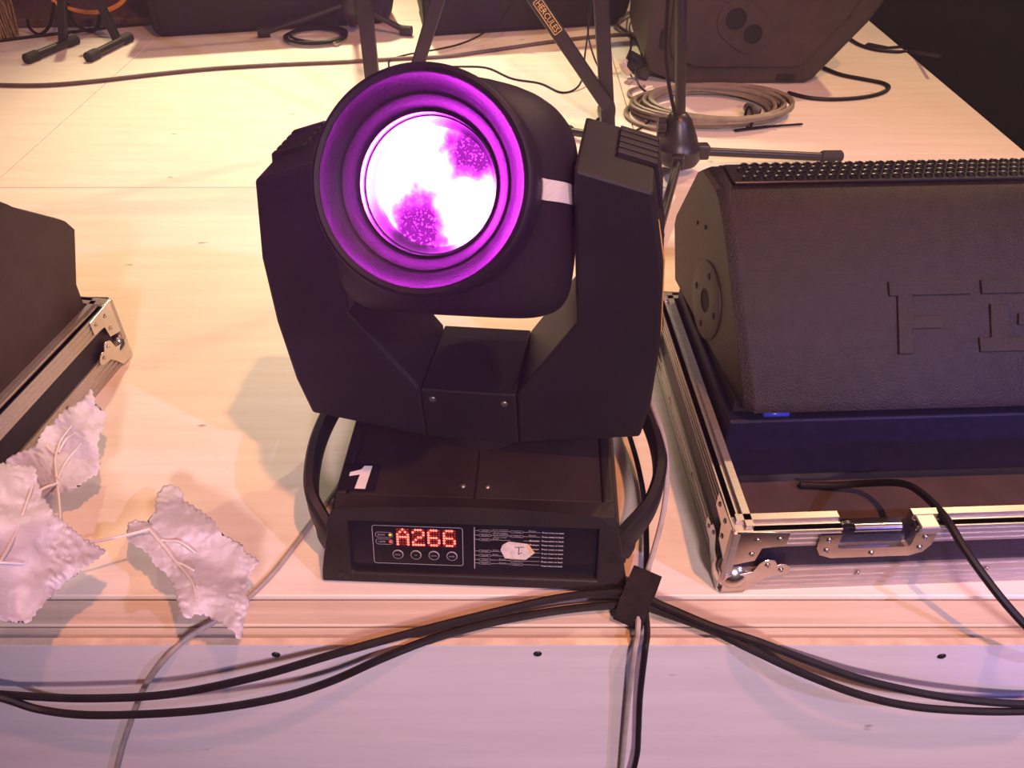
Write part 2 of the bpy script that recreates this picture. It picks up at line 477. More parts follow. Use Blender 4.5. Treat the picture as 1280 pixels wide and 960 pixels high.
# ------------------------------------------------------------------ moving head light
BASE_C = Vector((-0.037, 0.745, 0.0))
ml = thing('moving_head_light', 'black moving head stage light with glowing purple lens and red A266 display', 'stage light', BASE_C, -2.5)
FV = -0.172           # front v of the base bottom
def hw(z): return 0.176 - 0.020 * (z / 0.118)
prof = [(FV + 0.006, 0.008), (-0.146, 0.096), (-0.140, 0.101), (0.150, 0.102), (0.168, 0.085), (0.170, 0.008)]
m = MB()
vs_ = [Vector((sgn * hw(z), v, z)) for sgn in (-1, 1) for v, z in prof]
k = len(prof)
m.add(vs_, [tuple(range(k)), tuple(range(k, 2 * k))[::-1]] + [(i, k + i, k + (i + 1) % k, (i + 1) % k) for i in range(k)])
body = m.build('base_body', 'base_plastic', ml, bevel=0.004)
for sx in (-0.14, 0.14):
    for sy in (-0.13, 0.14):
        MB().lathe([(0.016, 0.0), (0.017, 0.004), (0.015, 0.013)], lambda x, y, h, sx=sx, sy=sy: Vector((x + sx, y + sy, h * 0.7)), 16).build('rubber_foot', 'rubber', ml, smooth='auto')
# top cover plates (two halves with a seam and screws)
for sgn in (-1, 1):
    m = MB()
    m.bx(min(sgn * 0.0012, sgn * 0.143), max(sgn * 0.0012, sgn * 0.143), -0.136, 0.135, 0.1015, 0.1045)
    tp = m.build('top_cover', 'base_top', ml, bevel=0.0012)
    for (sx, sy) in ((0.014, -0.118), (0.014, 0.12)):
        MB().lathe([(0.0001, 0.0022), (0.003, 0.0018), (0.0042, 0.0)], lambda x, y, h, sx=sx, sy=sy, sgn=sgn: Vector((x + sgn * sx, y + sy, h + 0.1045)), 14).build('screw', 'screw', tp, smooth=True)
# side rails beside the cover
for sgn in (-1, 1):
    MB().bx(min(sgn * 0.1445, sgn * 0.157), max(sgn * 0.1445, sgn * 0.157), -0.136, 0.145, 0.099, 0.106).build('side_rail', 'base_plastic', ml, bevel=0.003)
# front bezel frame (sloped, arched top) with a recess for the panel
F0 = Vector((0, FV - 0.003, 0.003)); F1 = Vector((0, -0.149, 0.101))
ET = (F1 - F0).normalized(); EN = Vector((0, -ET.z, ET.y))   # up along slope, outward normal
def FP(x, t, h=0.0): return F0 + ET * t + EN * h + Vector((x, 0, 0))
FT = (F1 - F0).length
m = MB()
N_ = 24
xi = 0.141; t0, t1_ = 0.014, 0.085
def arch(x): return FT - 0.003 + 0.009 * (1 - (x / 0.16) ** 2)
front = []; back = []
out_b = [(-0.177, 0.0), (-xi, 0.0), (xi, 0.0), (0.177, 0.0)]
fr_f = lambda x, t: FP(x, t, 0.006)
quads = []
xs = [-xi + 2 * xi * i / N_ for i in range(N_ + 1)]
def wall(pts, h0, h1):
    mm = [FP(x, t, h0) for x, t in pts] + [FP(x, t, h1) for x, t in pts]
    q = len(pts)
    m.add(mm, [(i, i + 1, q + i + 1, q + i) for i in range(q - 1)])
# bottom strip, side cheeks, arched top strip
m.add([FP(-0.177, 0, .006), FP(-xi, 0, .006), FP(-xi, t0, .006), FP(-0.176, t0, .006)], [(0, 1, 2, 3)])
m.add([FP(xi, 0, .006), FP(0.177, 0, .006), FP(0.176, t0, .006), FP(xi, t0, .006)], [(0, 1, 2, 3)])
m.add([FP(-xi, 0, .006), FP(xi, 0, .006), FP(xi, t0, .006), FP(-xi, t0, .006)], [(0, 1, 2, 3)])
for sgn in (-1, 1):
    m.add([FP(sgn * 0.176, t0, .006), FP(sgn * xi, t0, .006), FP(sgn * xi, t1_, .006), FP(sgn * 0.163, t1_, .006)], [(0, 1, 2, 3)])
    m.add([FP(sgn * 0.163, t1_, .006), FP(sgn * xi, t1_, .006), FP(sgn * xi, arch(xi), .006), FP(sgn * 0.158, arch(0.158), .006)], [(0, 1, 2, 3)])
for i in range(N_):
    a_, b_ = xs[i], xs[i + 1]
    m.add([FP(a_, t1_, .006), FP(b_, t1_, .006), FP(b_, arch(b_), .006), FP(a_, arch(a_), .006)], [(0, 1, 2, 3)])
top = [(-0.158, arch(0.158))] + [(x, arch(x)) for x in xs] + [(0.158, arch(0.158))]
wall([(-0.177, 0), (-0.176, t0), (-0.163, t1_)] + top + [(0.163, t1_), (0.176, t0), (0.177, 0), (-0.177, 0)], .006, -.004)
wall([(-xi, t0), (xi, t0), (xi, t1_), (-xi, t1_), (-xi, t0)], .006, -.004)
# crown slope from the arch back to the cover
tp_ = [(x, t) for x, t in top]
A = [FP(x, t, .006) for x, t in tp_]; B = [Vector((x * 0.985, -0.136, 0.1046)) for x, t in tp_]
q = len(A); m.add(A + B, [(i, i + 1, q + i + 1, q + i) for i in range(q - 1)])
bz = m.build('front_bezel', 'base_plastic', ml)
bmm = bmesh.new(); bmm.from_mesh(bz.data); bmesh.ops.remove_doubles(bmm, verts=bmm.verts, dist=0.0002); bmesh.ops.recalc_face_normals(bmm, faces=bmm.faces); bmm.to_mesh(bz.data); bmm.free()
bv = bz.modifiers.new('bevel', 'BEVEL'); bv.width = 0.003; bv.segments = 2; bv.limit_method = 'ANGLE'; bv.angle_limit = R(30)
m = MB(); fpb = lambda x, t, h: FP(x, t, h)
m.add([FP(-xi, t0, -.003), FP(xi, t0, -.003), FP(xi, t1_, -.003), FP(-xi, t1_, -.003), FP(-xi, t0, -.006), FP(xi, t0, -.006), FP(xi, t1_, -.006), FP(-xi, t1_, -.006)],
      [(0, 1, 2, 3), (7, 6, 5, 4), (0, 4, 5, 1), (1, 5, 6, 2), (2, 6, 7, 3), (3, 7, 4, 0)])
pn = m.build('control_panel', 'panel_black', ml)
PH = -0.0028
def pf(x, t, h=0.0): return FP(x, t, PH + h)
def ring2d(mb, pts, wd, fr):
    n = len(pts)
    cx = sum(p[0] for p in pts) / n; cy = sum(p[1] for p in pts) / n
    inn = []
    for i in range(n):
        p0 = Vector(pts[i - 1]); p1 = Vector(pts[i]); p2 = Vector(pts[(i + 1) % n])
        d = ((p1 - p0).normalized() + (p2 - p1).normalized()).normalized()
        nn = Vector((-d.y, d.x))
        inn.append(p1 + nn * wd)
    mb.add([fr(p[0], p[1], 0.0003) for p in pts] + [fr(p.x, p.y, 0.0003) for p in inn], [(i, (i + 1) % n, n + (i + 1) % n, n + i) for i in range(n)])
def rrect(x0, y0, x1, y1, r, k=5):
    pts = []
    for cx, cy, a0 in ((x1 - r, y0 + r, -90), (x1 - r, y1 - r, 0), (x0 + r, y1 - r, 90), (x0 + r, y0 + r, 180)):
        for i in range(k + 1):
            a = R(a0 + 90 * i / k); pts.append((cx + r * math.cos(a), cy + r * math.sin(a)))
    return pts
m = MB(); ring2d(m, rrect(-0.116, 0.021, -0.012, 0.074, 0.003), 0.0007, pf); m.build('display_outline', 'grey_print', pn)
m = MB()
for yy, tx in ((0.061, 'DMX'), (0.0515, 'LAMP')):
    ring2d(m, rrect(-0.1125, yy - 0.0038, -0.0925, yy + 0.0038, 0.0035), 0.0005, pf)
    text(m, tx, pf, -0.1095, yy - 0.0013, 0.0085, 0.0026)
m.build('indicator_print', 'grey_print', pn)
for yy, mt in ((0.061, 'yellow_led'), (0.0515, 'red_led_small')):
    MB().lathe([(0.0001, 0.0016), (0.0012, 0.0012), (0.0019, 0.0)], lambda x, y, h, yy=yy: pf(-0.0955 + x, yy + y, h), 12).build('indicator_led', mt, pn, smooth=True)
for i, tx in enumerate(('MENU', 'UP', 'DOWN', 'ENTER')):
    cx = -0.0875 + i * 0.0208; cy = 0.0345
    bt = MB().lathe([(0.0001, 0.0010), (0.0055, 0.0010), (0.0062, 0.0)], lambda x, y, h: pf(cx + x, cy + y, h), 24).build('button', 'panel_black', pn)
    m = MB()
    m.lathe([(0.0064, 0.0004), (0.0058, 0.0012), (0.0054, 0.0011)], lambda x, y, h: pf(cx + x, cy + y, h), 24, cap=False)
    wd = 0.003 if tx == 'UP' else 0.0065
    text(m, tx, pf, cx - wd / 2, cy - 0.0009, wd, 0.0018, 0.0013)
    m.build('button_print', 'grey_print', bt)
# dot-matrix digits
DOT = {'A': ['00100', '01010', '10001', '11111', '10001', '10001', '10001'],
       '2': ['01110', '10001', '00001', '00110', '01000', '10000', '11111'],
       '6': ['01110', '10000', '10000', '11110', '10001', '10001', '01110']}
win = MB(); dx0 = -0.088; dpit = 0.0029
win.add([pf(-0.0895, 0.0455, .0002), pf(-0.0185, 0.0455, .0002), pf(-0.0185, 0.0705, .0002), pf(-0.0895, 0.0705, .0002)], [(0, 1, 2, 3)])
wn = win.build('display_window', 'led_window', pn)
for i, ch in enumerate('A266'):
    on = MB(); off = MB()
    for r_ in range(7):
        for c_ in range(5):
            x = dx0 + i * 0.0178 + c_ * 0.0030 + 0.001; t = 0.0690 - r_ * 0.0034
            lit = DOT[ch][r_][c_] == '1'
            rr = 0.0015 if lit else 0.0011
            (on if lit else off).lathe([(rr * 0.6, 0.0007), (rr, 0.0003)], lambda a, b, h: pf(x + a, t + b, h), 8)
    d_ = on.build('led_digit', 'red_led', pn)
    off.build('red_glow_dots', 'red_led_halo', d_)  # off dots emit faintly, standing in for the red glow around the digits
# printed menu chart
m = MB()
m.add([pf(0.0005, 0.018, .0003), pf(0.0016, 0.018, .0003), pf(0.0016, 0.0755, .0003), pf(0.0005, 0.0755, .0003)], [(0, 1, 2, 3)])
rows = [0.0715, 0.0655, 0.0600, 0.0440, 0.0385, 0.0330, 0.0285]
rows = [0.0710, 0.0650, 0.0590, 0.0430, 0.0370, 0.0310, 0.0260]
def hline(x0, x1, t): m.add([pf(x0, t - .0002, .0003), pf(x1, t - .0002, .0003), pf(x1, t + .0003, .0003), pf(x0, t + .0003, .0003)], [(0, 1, 2, 3)])
for i, t in enumerate(rows):
    o_ = 0.0
    hline(0.0016, 0.006, t)
    ring2d(m, rrect(0.006, t - .0016, 0.0200, t + .0016, .0014), .0004, pf)
    text(m, ('ADDR', 'RUN', 'MODE', 'DISP', 'LAMP', 'TEST', 'RESET')[i], pf, 0.0095, t - .0008, 0.0075, 0.0016)
    hline(0.0200, 0.042, t)
    if i in (0, 1, 2, 3, 4): text(m, 'Enter up/down' if i < 2 else 'Enter', pf, 0.022, t + .0009, 0.018 if i < 2 else 0.007, 0.0022)
    if i in (0, 1): text(m, 'Press enter', pf, 0.0235, t - .0030, 0.0150, 0.0020)
    if i in (5, 6): text(m, 'Enter', pf, 0.0295, t + .0008, 0.008, 0.0018)
    if i in (0, 1, 4, 5, 6):
        ring2d(m, rrect(0.042, t - .0016, 0.0570, t + .0016, .0014), .0004, pf)
        text(m, 'Value', pf, 0.0455, t - .0008, 0.0085, 0.0016)
    hline(0.0570, 0.0760, t)
    if i < 2: text(m, 'Enter', pf, 0.063, t + .0009, 0.0085, 0.0022)
m2 = MB()
for i in range(9):
    t = 0.0710 - i * 0.00575
    text(m2, 'Press menu to back', pf, 0.078, t - .0008, 0.0245, 0.0021)
    if 2 <= i <= 4: text(m2, 'Enter', pf, 0.064, t - .0008, 0.011, 0.0021)
m.build('menu_chart_print', 'grey_print', pn); m2.build('menu_text_print', 'white_print', pn)
# handwritten paper label stuck on the chart
m = MB(); lp = [(0.031, 0.046), (0.036, 0.0345), (0.060, 0.0335), (0.070, 0.0435), (0.062, 0.0555), (0.040, 0.058), (0.033, 0.053)]
m.prism(lp, lambda x, t: pf(x, t, .0008), lambda x, t: pf(x, t, .0012))
lb = m.build('paper_label', 'paper', pn)
m = MB(); m.prism([(0.0605, 0.0555), (0.0645, 0.0435), (0.0705, 0.0435), (0.0625, 0.0558)], lambda x, t: pf(x, t, .0013), lambda x, t: pf(x, t, .0017)); m.build('tape_flap', 'tape_tan', lb)
m = MB()
def stroke(a, b, wd=.0009):
    d = (Vector(b) - Vector(a)).normalized(); nn = Vector((-d.y, d.x)) * wd / 2
    m.add([pf(a[0] - nn.x, a[1] - nn.y, .0015), pf(b[0] - nn.x, b[1] - nn.y, .0015), pf(b[0] + nn.x, b[1] + nn.y, .0015), pf(a[0] + nn.x, a[1] + nn.y, .0015)], [(0, 1, 2, 3)])
stroke((0.0475, 0.0505), (0.0575, 0.0513)); stroke((0.0520, 0.0510), (0.0515, 0.0410)); stroke((0.0515, 0.0410), (0.0555, 0.0437))
m.build('handwritten_one', 'ink', lb)
for sx in (-0.157, 0.157):
    MB().lathe([(0.0062, 0.0068), (0.0062, 0.0050), (0.0045, 0.0048), (0.0001, 0.0062)], lambda x, y, h, sx=sx: FP(sx + x, 0.046 + y, h), 20).build('screw', 'dark_screw', ml, smooth='auto')
    MB().lathe([(0.0062, 0.0068), (0.0062, 0.0050), (0.0045, 0.0048), (0.0001, 0.0062)], lambda x, y, h, sx=sx: FP(sx * 0.97 + x, 0.008 + y, h), 20).build('screw', 'dark_screw', ml, smooth='auto')
# black square sticker with a white numeral on the cover
m = MB(); m.bx(-0.155, -0.112, -0.132, -0.090, 0.1062, 0.1066)
stk = m.build('number_sticker', 'glossy_black', ml)
one = [(-0.136, -0.107), (-0.124, -0.107), (-0.122, -0.071), (-0.131, -0.071), (-0.134, -0.077), (-0.146, -0.082), (-0.146, -0.088), (-0.134, -0.085)]
MB().prism(one, lambda x, y: Vector((x, y - 0.022, 0.1066)), lambda x, y: Vector((x, y - 0.022, 0.1069))).build('numeral_one', 'sticker_white', stk)
# carrying handles
for sgn, reach in ((-1, 0.030), (1, 0.046)):
    path = [(0.163, -0.150, 0.030), (0.176, -0.140, 0.055), (0.176 + reach * 0.55, -0.115, 0.078), (0.170 + reach, -0.07, 0.088), (0.170 + reach, -0.02, 0.092), (0.165 + reach * 0.85, 0.035, 0.095), (0.165 + reach * 0.4, 0.072, 0.094), (0.150, 0.085, 0.092)]
    pts = cat_rom([(sgn * x, y, z) for x, y, z in path], 6)
    rs = []
    np_ = len(pts)
    for i, p in enumerate(pts):
        t = (pts[min(i + 1, np_ - 1)] - pts[max(0, i - 1)]).normalized()
        up = Vector((0, 0, 1)); sd = t.cross(up).normalized(); up = sd.cross(t)
        e = i / (np_ - 1)
        hh = 0.016 + 0.010 * max(0, 1 - e / 0.28)
        ww = 0.0075
        rs.append([p + sd * ww * cx * (0.75 if abs(cz) > 0.9 else 1) + up * hh * cz for cx, cz in ((-1, -.7), (-1, .7), (-.7, 1), (.7, 1), (1, .7), (1, -.7), (.7, -1), (-.7, -1))])
    MB().rings(rs).build('handle', 'black_plastic', ml, smooth='auto')
    MB().bx(min(sgn * 0.150, sgn * 0.170), max(sgn * 0.150, sgn * 0.170), 0.06, 0.10, 0.075, 0.108).build('handle_mount', 'black_plastic', ml, bevel=0.004)
# yoke: bridge and two arms, panned
PAN = R(-9.0 + 2.5)
LEAN = R(2.6)
def YK(u, v, z):
    u, z = u * math.cos(LEAN) - (z - 0.13) * math.sin(LEAN), 0.13 + u * math.sin(LEAN) + (z - 0.13) * math.cos(LEAN)
    return Vector((u * math.cos(PAN) - v * math.sin(PAN), u * math.sin(PAN) + v * math.cos(PAN), z))
YD = 0.0625
MB().lathe([(0.060, 0.103), (0.060, 0.130)], lambda x, y, h: Vector((x, y, h)), 32).build('pan_bearing', 'base_plastic', ml, smooth='auto')
m = MB(); m.prism([(-0.0545, 0.124), (0.0545, 0.124), (0.0545, 0.198), (-0.0545, 0.198)], lambda u, z: YK(u, -YD, z), lambda u, z: YK(u, YD, z))
br = m.build('yoke_bridge', 'black_plastic', ml, bevel=0.002)
for sx in (-0.042, 0.041):
    MB().lathe([(0.0042, 0.0), (0.0036, 0.0016), (0.0015, 0.0018), (0.0001, 0.0008)], lambda x, y, h, sx=sx: YK(sx + x, -YD - h, 0.184 + y), 14).build('screw', 'screw', br, smooth=True)
for sgn in (-1, 1):
    pr = [(0.0555, 0.124), (0.194, 0.148), (0.203, 0.20), (0.207, 0.28), (0.204, 0.36), (0.189, 0.446), (0.118, 0.466), (0.121, 0.298), (0.0555, 0.199)]
    m = MB(); m.prism([(sgn * u, z) for u, z in pr], lambda u, z: YK(u, -YD, z), lambda u, z: YK(u, YD, z))
    arm = m.build('yoke_arm', 'black_plastic', ml, bevel=0.0035)
    # cooling ribs stepping over the outer top corner
    for i in range(5):
        v0 = -0.010 + i * 0.0135
        m = MB()
        rp = [(0.153, 0.4550), (0.1885, 0.4455), (0.1955, 0.405), (0.1995, 0.403), (0.1922, 0.4500), (0.154, 0.4612)]
        m.prism([(sgn * u, z) for u, z in rp], lambda u, z: YK(u, v0, z), lambda u, z: YK(u, v0 + 0.0085, z))
        m.build('cooling_rib', 'black_plastic', arm, bevel=0.001, seg=1)
    m = MB(); m.lathe([(0.030, 0.1045), (0.030, 0.1225)], lambda x, y, h: YK(sgn * h, x, 0.405 + y), 32)
    m.build('tilt_hub', 'glossy_black', ml, smooth='auto')
    if sgn == 1:
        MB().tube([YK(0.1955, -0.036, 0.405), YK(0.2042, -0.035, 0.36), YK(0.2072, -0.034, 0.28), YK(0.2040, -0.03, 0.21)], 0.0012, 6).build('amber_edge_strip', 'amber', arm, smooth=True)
# head, tilted up towards the viewer
TILT = R(30)
HC = 0.405
def HD(u, wv, s):
    # u right, wv up (perpendicular to the beam), s forward along the beam
    v = -s * math.cos(TILT) + wv * math.sin(TILT)
    z = s * math.sin(TILT) + wv * math.cos(TILT) + HC
    return YK(u, v, z)
SEC = [(0.128, .0925, .0925, .0925, 2.0), (0.110, .0955, .0955, .0955, 2.1), (0.090, .106, .100, .106, 2.8), (0.07, .112, .101, .114, 3.8), (0.04, .1155, .101, .119, 4.8), (0.0, .116, .101, .120, 5.0),
       (-0.06, .112, .104, .114, 4.6), (-0.11, .102, .098, .102, 3.8), (-0.15, .082, .082, .082, 3.0), (-0.165, .060, .062, .062, 2.6)]
def secpt(s, phi, grow=0.0, wv=None):
    for i in range(len(SEC) - 1):
        if SEC[i][0] >= s >= SEC[i + 1][0]:
            f = (SEC[i][0] - s) / (SEC[i][0] - SEC[i + 1][0])
            a, bt, bb, n_ = [SEC[i][k] * (1 - f) + SEC[i + 1][k] * f for k in (1, 2, 3, 4)]
            break
    if wv is not None:
        bq = bt if wv >= 0 else bb
        return HD((a + grow) * (1 - abs(wv / bq) ** n_) ** (1 / n_), wv, s)
    c, sn = math.cos(phi), math.sin(phi)
    b = bt if sn >= 0 else bb
    n_ = 2 + (n_ - 2) * (0.45 if sn >= 0 else 1.5)
    x = (a + grow) * math.copysign(abs(c) ** (2 / n_), c); y = (b + grow) * math.copysign(abs(sn) ** (2 / n_), sn)
    return HD(x, y, s)
m = MB()
ss = [0.128, 0.115, 0.105, 0.092, 0.08, 0.065, 0.05, 0.025, 0.0, -0.03, -0.06, -0.085, -0.11, -0.13, -0.15, -0.165]
m.rings([[secpt(s, 2 * math.pi * k / 72) for k in range(72)] for s in ss], cap=False)
m.add([secpt(ss[-1], 2 * math.pi * k / 72) for k in range(72)], [tuple(range(72))])
hd = m.build('head_housing', 'glossy_black', ml, smooth='auto')
hd.data.materials[0] = MATS['black_plastic']
# barrel ring with stepped concave face
rp = [(0.0955, 0.108), (0.0985, 0.112), (0.0985, 0.156), (0.0978, 0.1615), (0.0958, 0.1650), (0.0935, 0.1660), (0.0900, 0.1645), (0.0895, 0.1650), (0.0882, 0.1640), (0.0872, 0.1610), (0.0800, 0.1560),
      (0.0745, 0.1510), (0.0740, 0.1518), (0.0728, 0.1510), (0.0690, 0.1465), (0.0645, 0.1415), (0.0625, 0.1395), (0.0615, 0.1300)]
rp = [(r_ * 0.965, h_) for r_, h_ in rp]
m = MB(); m.lathe(rp, HD, 96, cap=False); br_ = m.build('barrel_ring', 'ring_plastic', ml, smooth='auto')
m = MB(); m.lathe([(0.0598, 0.128), (0.0596, 0.140), (0.0590, 0.1408), (0.0592, 0.139), (0.0585, 0.130), (0.0572, 0.1305), (0.0562, 0.124), (0.0540, 0.119), (0.0520, 0.114), (0.0516, 0.110)], HD, 96, cap=False)
m.build('lens_rim', 'lens_rim', ml, smooth='auto')
# front lens: convex disc built in its own frame so the glow follows it
LR = 0.0525
mb_ = MB(); prf = []
for i in range(9):
    a = i / 8; prf.append((max(0.0001, LR * (1 - a)), 0.0 + 0.012 * (1 - (1 - a) ** 2)))
mb_.lathe([(LR, -0.004)] + prf, None, 64)
lens = mb_.build('lens', 'lens_glow', ml, smooth=True)
ex = (HD(1, 0, 0) - HD(0, 0, 0)); ey = (HD(0, 1, 0) - HD(0, 0, 0)); ez = (HD(0, 0, 1) - HD(0, 0, 0))
M4 = Matrix((ex, ey, ez)).transposed().to_4x4(); M4.translation = HD(0, 0, 0.1095)
lens.matrix_local = M4
# white cloth tape along the cheek
m = MB()
ts = [0.118, 0.108, 0.095, 0.08, 0.06, 0.035, 0.012]
ws = (-0.008, -0.002, 0.004, 0.010)
n_ = len(ts)
vs2 = sum([[secpt(s, 0, 0.0008, w_) for s in ts] for w_ in ws], [])
vs3 = sum([[secpt(s, 0, 0.0016, w_) for s in ts] for w_ in ws], [])
fs = [(j * n_ + i, j * n_ + i + 1, (j + 1) * n_ + i + 1, (j + 1) * n_ + i) for j in range(3) for i in range(n_ - 1)]
m.add(vs3, fs); m.add(vs2, fs)
m.build('white_tape', 'white_tape', ml, smooth=True)

# ------------------------------------------------------------------ flight cases
def flight_case(loc, rz, W, D, H, label, dish=False):
    t = thing('flight_case_tray', label, 'flight case', loc, rz, 'flight case trays')
    th = 0.022
    MB().bx(th, W - th, th, D - th, 0.004, 0.016).build('bottom_panel', 'case_inside', t)
    # sides as (origin, along, outward) frames
    sides = [((0, 0), (1, 0), (0, -1), W, 'front'), ((W, 0), (0, 1), (1, 0), D, 'right'), ((W, D), (-1, 0), (0, 1), W, 'back'), ((0, D), (0, -1), (-1, 0), D, 'left')]
    for (ox, oy), (ax, ay), (nx, ny), L, nm in sides:
        def fr(a, o, z): return Vector((ox + ax * a + nx * o, oy + ay * a + ny * o, z))
        def slab(mb, a0, a1, o0, o1, z0, z1):
            pts = [fr(a, o, z) for z in (z0, z1) for o in (o0, o1) for a in (a0, a1)]
            mb.add(pts, [(0, 2, 3, 1), (4, 5, 7, 6), (0, 1, 5, 4), (2, 6, 7, 3), (0, 4, 6, 2), (1, 3, 7, 5)])
        m = MB(); slab(m, th if nm in ('right', 'left') else 0.004, L - (th if nm in ('right', 'left') else 0.004), -0.012, -0.003, 0.006, H - 0.019); m.build('side_panel', 'blue_lit_panel' if dish else 'case_panel', t)
        m = MB(); slab(m, 0.004, L - 0.004, -0.006, 0.0, 0.0, 0.040)
        for zz in (0.006, 0.014, 0.022, 0.034): slab(m, 0.004, L - 0.004, -0.001, 0.0012, zz, zz + 0.0022)
        eb = m.build('bottom_extrusion', 'aluminium', t)
        gaps = [(0.004, L - 0.004)]
        if dish and nm == 'front': gaps = [(0.004, 0.117), (0.199, L - 0.004)]
        for g0, g1 in gaps:
            m = MB(); slab(m, g0, g1, -0.007, 0.0, H - 0.032, H - 0.004)
            for zz in (H - 0.029, H - 0.021, H - 0.013): slab(m, g0, g1, -0.001, 0.0012, zz, zz + 0.0022)
            slab(m, g0, g1, -0.009, 0.0015, H - 0.007, H - 0.004); slab(m, g0, g1, -0.0125, -0.009, H - 0.016, H - 0.0062); slab(m, g0, g1, -0.021, -0.0125, H - 0.016, H)
            m.build('top_extrusion', 'aluminium', t)
        m = MB(); slab(m, th, L - th, -0.021, -0.0125, 0.016, H - 0.017); m.build('inner_lining', 'case_panel', t)
        def plate(mb, pts, o=0.0016, thk=0.0012):
            mb.prism(pts, lambda a, z: fr(a, o, z), lambda a, z: fr(a, o + thk, z))
        def rivet(par, a, z, r=0.0036, o=0.0028):
            MB().lathe([(r, 0), (r * 0.85, 0.0012), (r * 0.45, 0.0015), (r * 0.35, 0.0006), (0.0001, 0.0006)], lambda x, y, h: fr(a + x, o + h, z + y), 12).build('rivet', 'steel', par, smooth=True)
        for flip in (0, 1):
            X = (lambda a: a) if not flip else (lambda a: L - a)
            m = MB()
            plate(m, [(X(a), z) for a, z in ((0.002, H - 0.002), (0.060, H - 0.006), (0.060, H - 0.028), (0.034, H - 0.031), (0.030, H - 0.052), (0.002, H - 0.060))])
            cp = m.build('corner_bracket', 'steel', t, bevel=0.0005, seg=1)
            for a, z in ((0.026, H - 0.017), (0.050, H - 0.016), (0.024, H - 0.040)): rivet(cp, X(a), z)
            m = MB()
            pts = [(0.0, 0.002), (0.026, 0.002), (0.040, 0.020), (0.050, 0.030)]
            for k_ in range(9): a_ = R(-40 + 20 * k_); pts.append((0.062 + 0.011 * math.cos(a_), 0.041 + 0.011 * math.sin(a_)))
            for k_ in range(7): a_ = R(60 + 18 * k_); pts.append((0.046 + 0.012 * math.cos(a_), 0.050 + 0.010 * math.sin(a_)))
            pts += [(0.030, 0.040), (0.012, 0.034), (0.0, 0.036)]
            plate(m, [(X(a), z) for a, z in pts], 0.003, 0.0014)
            bp_ = m.build('ball_corner_plate', 'steel', t, bevel=0.0005, seg=1)
            for a, z in ((0.045, 0.051), (0.062, 0.042)): rivet(bp_, X(a), z, 0.0034, 0.0044)
        for a in [0.155 + 0.15 * i for i in range(int((L - 0.2) / 0.15) + 1)]:
            if a < L - 0.1: rivet(eb, a, 0.028, 0.0030, 0.0012)
        if dish and nm == 'front':
            m = MB()
            # dish plate with a cut-out, then the sunken bowl
            ox0, ox1, oz0 = 0.094, 0.222, H - 0.050
            ix0, ix1, iz0, iz1 = 0.117, 0.199, H - 0.034, H - 0.001
            outl = [(ox0, H - 0.010), (ox0, oz0 + 0.018), (ox0 + 0.006, oz0 + 0.006), (ox0 + 0.020, oz0), (ox1 - 0.020, oz0), (ox1 - 0.006, oz0 + 0.006), (ox1, oz0 + 0.018), (ox1, H - 0.010)]
            inn = [(ix0, H - 0.010), (ix0, iz0 + 0.004), (ix0 + 0.002, iz0 + 0.001), (ix0 + 0.006, iz0), (ix1 - 0.006, iz0), (ix1 - 0.002, iz0 + 0.001), (ix1, iz0 + 0.004), (ix1, H - 0.010)]
            for h_ in (0.0025, 0.0042):
                vs_ = [fr(a, h_, z) for a, z in outl] + [fr(a, h_, z) for a, z in inn]
                m.add(vs_, [(i, i + 1, 8 + i + 1, 8 + i) for i in range(7)])
            vs_ = [fr(a, h_, z) for h_ in (0.0025, 0.0042) for a, z in outl]; m.add(vs_, [(i, i + 1, 9 + i, 8 + i) for i in range(7)])
            bowl = [(a + (0.006 if a < 0.158 else -0.006), z if z > H - 0.011 else z + 0.005) for a, z in inn]
            vs_ = [fr(a, 0.0042, z) for a, z in inn] + [fr(a, -0.018, z) for a, z in bowl]; m.add(vs_, [(i, i + 1, 9 + i, 8 + i) for i in range(7)])
            m.add([fr(a, -0.018, z) for a, z in bowl], [tuple(range(8))])
            dp = m.build('latch_dish', 'steel', t)
            for a, z in ((0.105, H - 0.019), (0.106, H - 0.036), (0.158, H - 0.043), (0.210, H - 0.036), (0.211, H - 0.019)): rivet(dp, a, z, 0.0036, 0.0044)
            MB().tube([fr(0.133, -0.006, H - 0.011), fr(0.185, -0.006, H - 0.011)], 0.0050, 12).build('latch_bar', 'steel', t, smooth='auto')
            MB().lathe([(0.009, 0), (0.0085, 0.004), (0.004, 0.005), (0.004, 0.002), (0.0001, 0.002)], lambda x, y, h: fr(0.128 + x, -0.014 + h, H - 0.017 + y), 18).build('latch_turn', 'steel', t, smooth='auto')
            MB().tube([fr(0.180 + 0.006 * math.cos(2 * math.pi * k_ / 16), -0.008, H - 0.017 + 0.006 * math.sin(2 * math.pi * k_ / 16)) for k_ in range(16)], 0.0014, 8, closed=True).build('latch_ring', 'steel', t, smooth=True)
            m = MB(); slab(m, 0.2005, 0.222, -0.014, 0.006, H - 0.012, H - 0.001); m.build('latch_keeper', 'aluminium', t, bevel=0.0015)
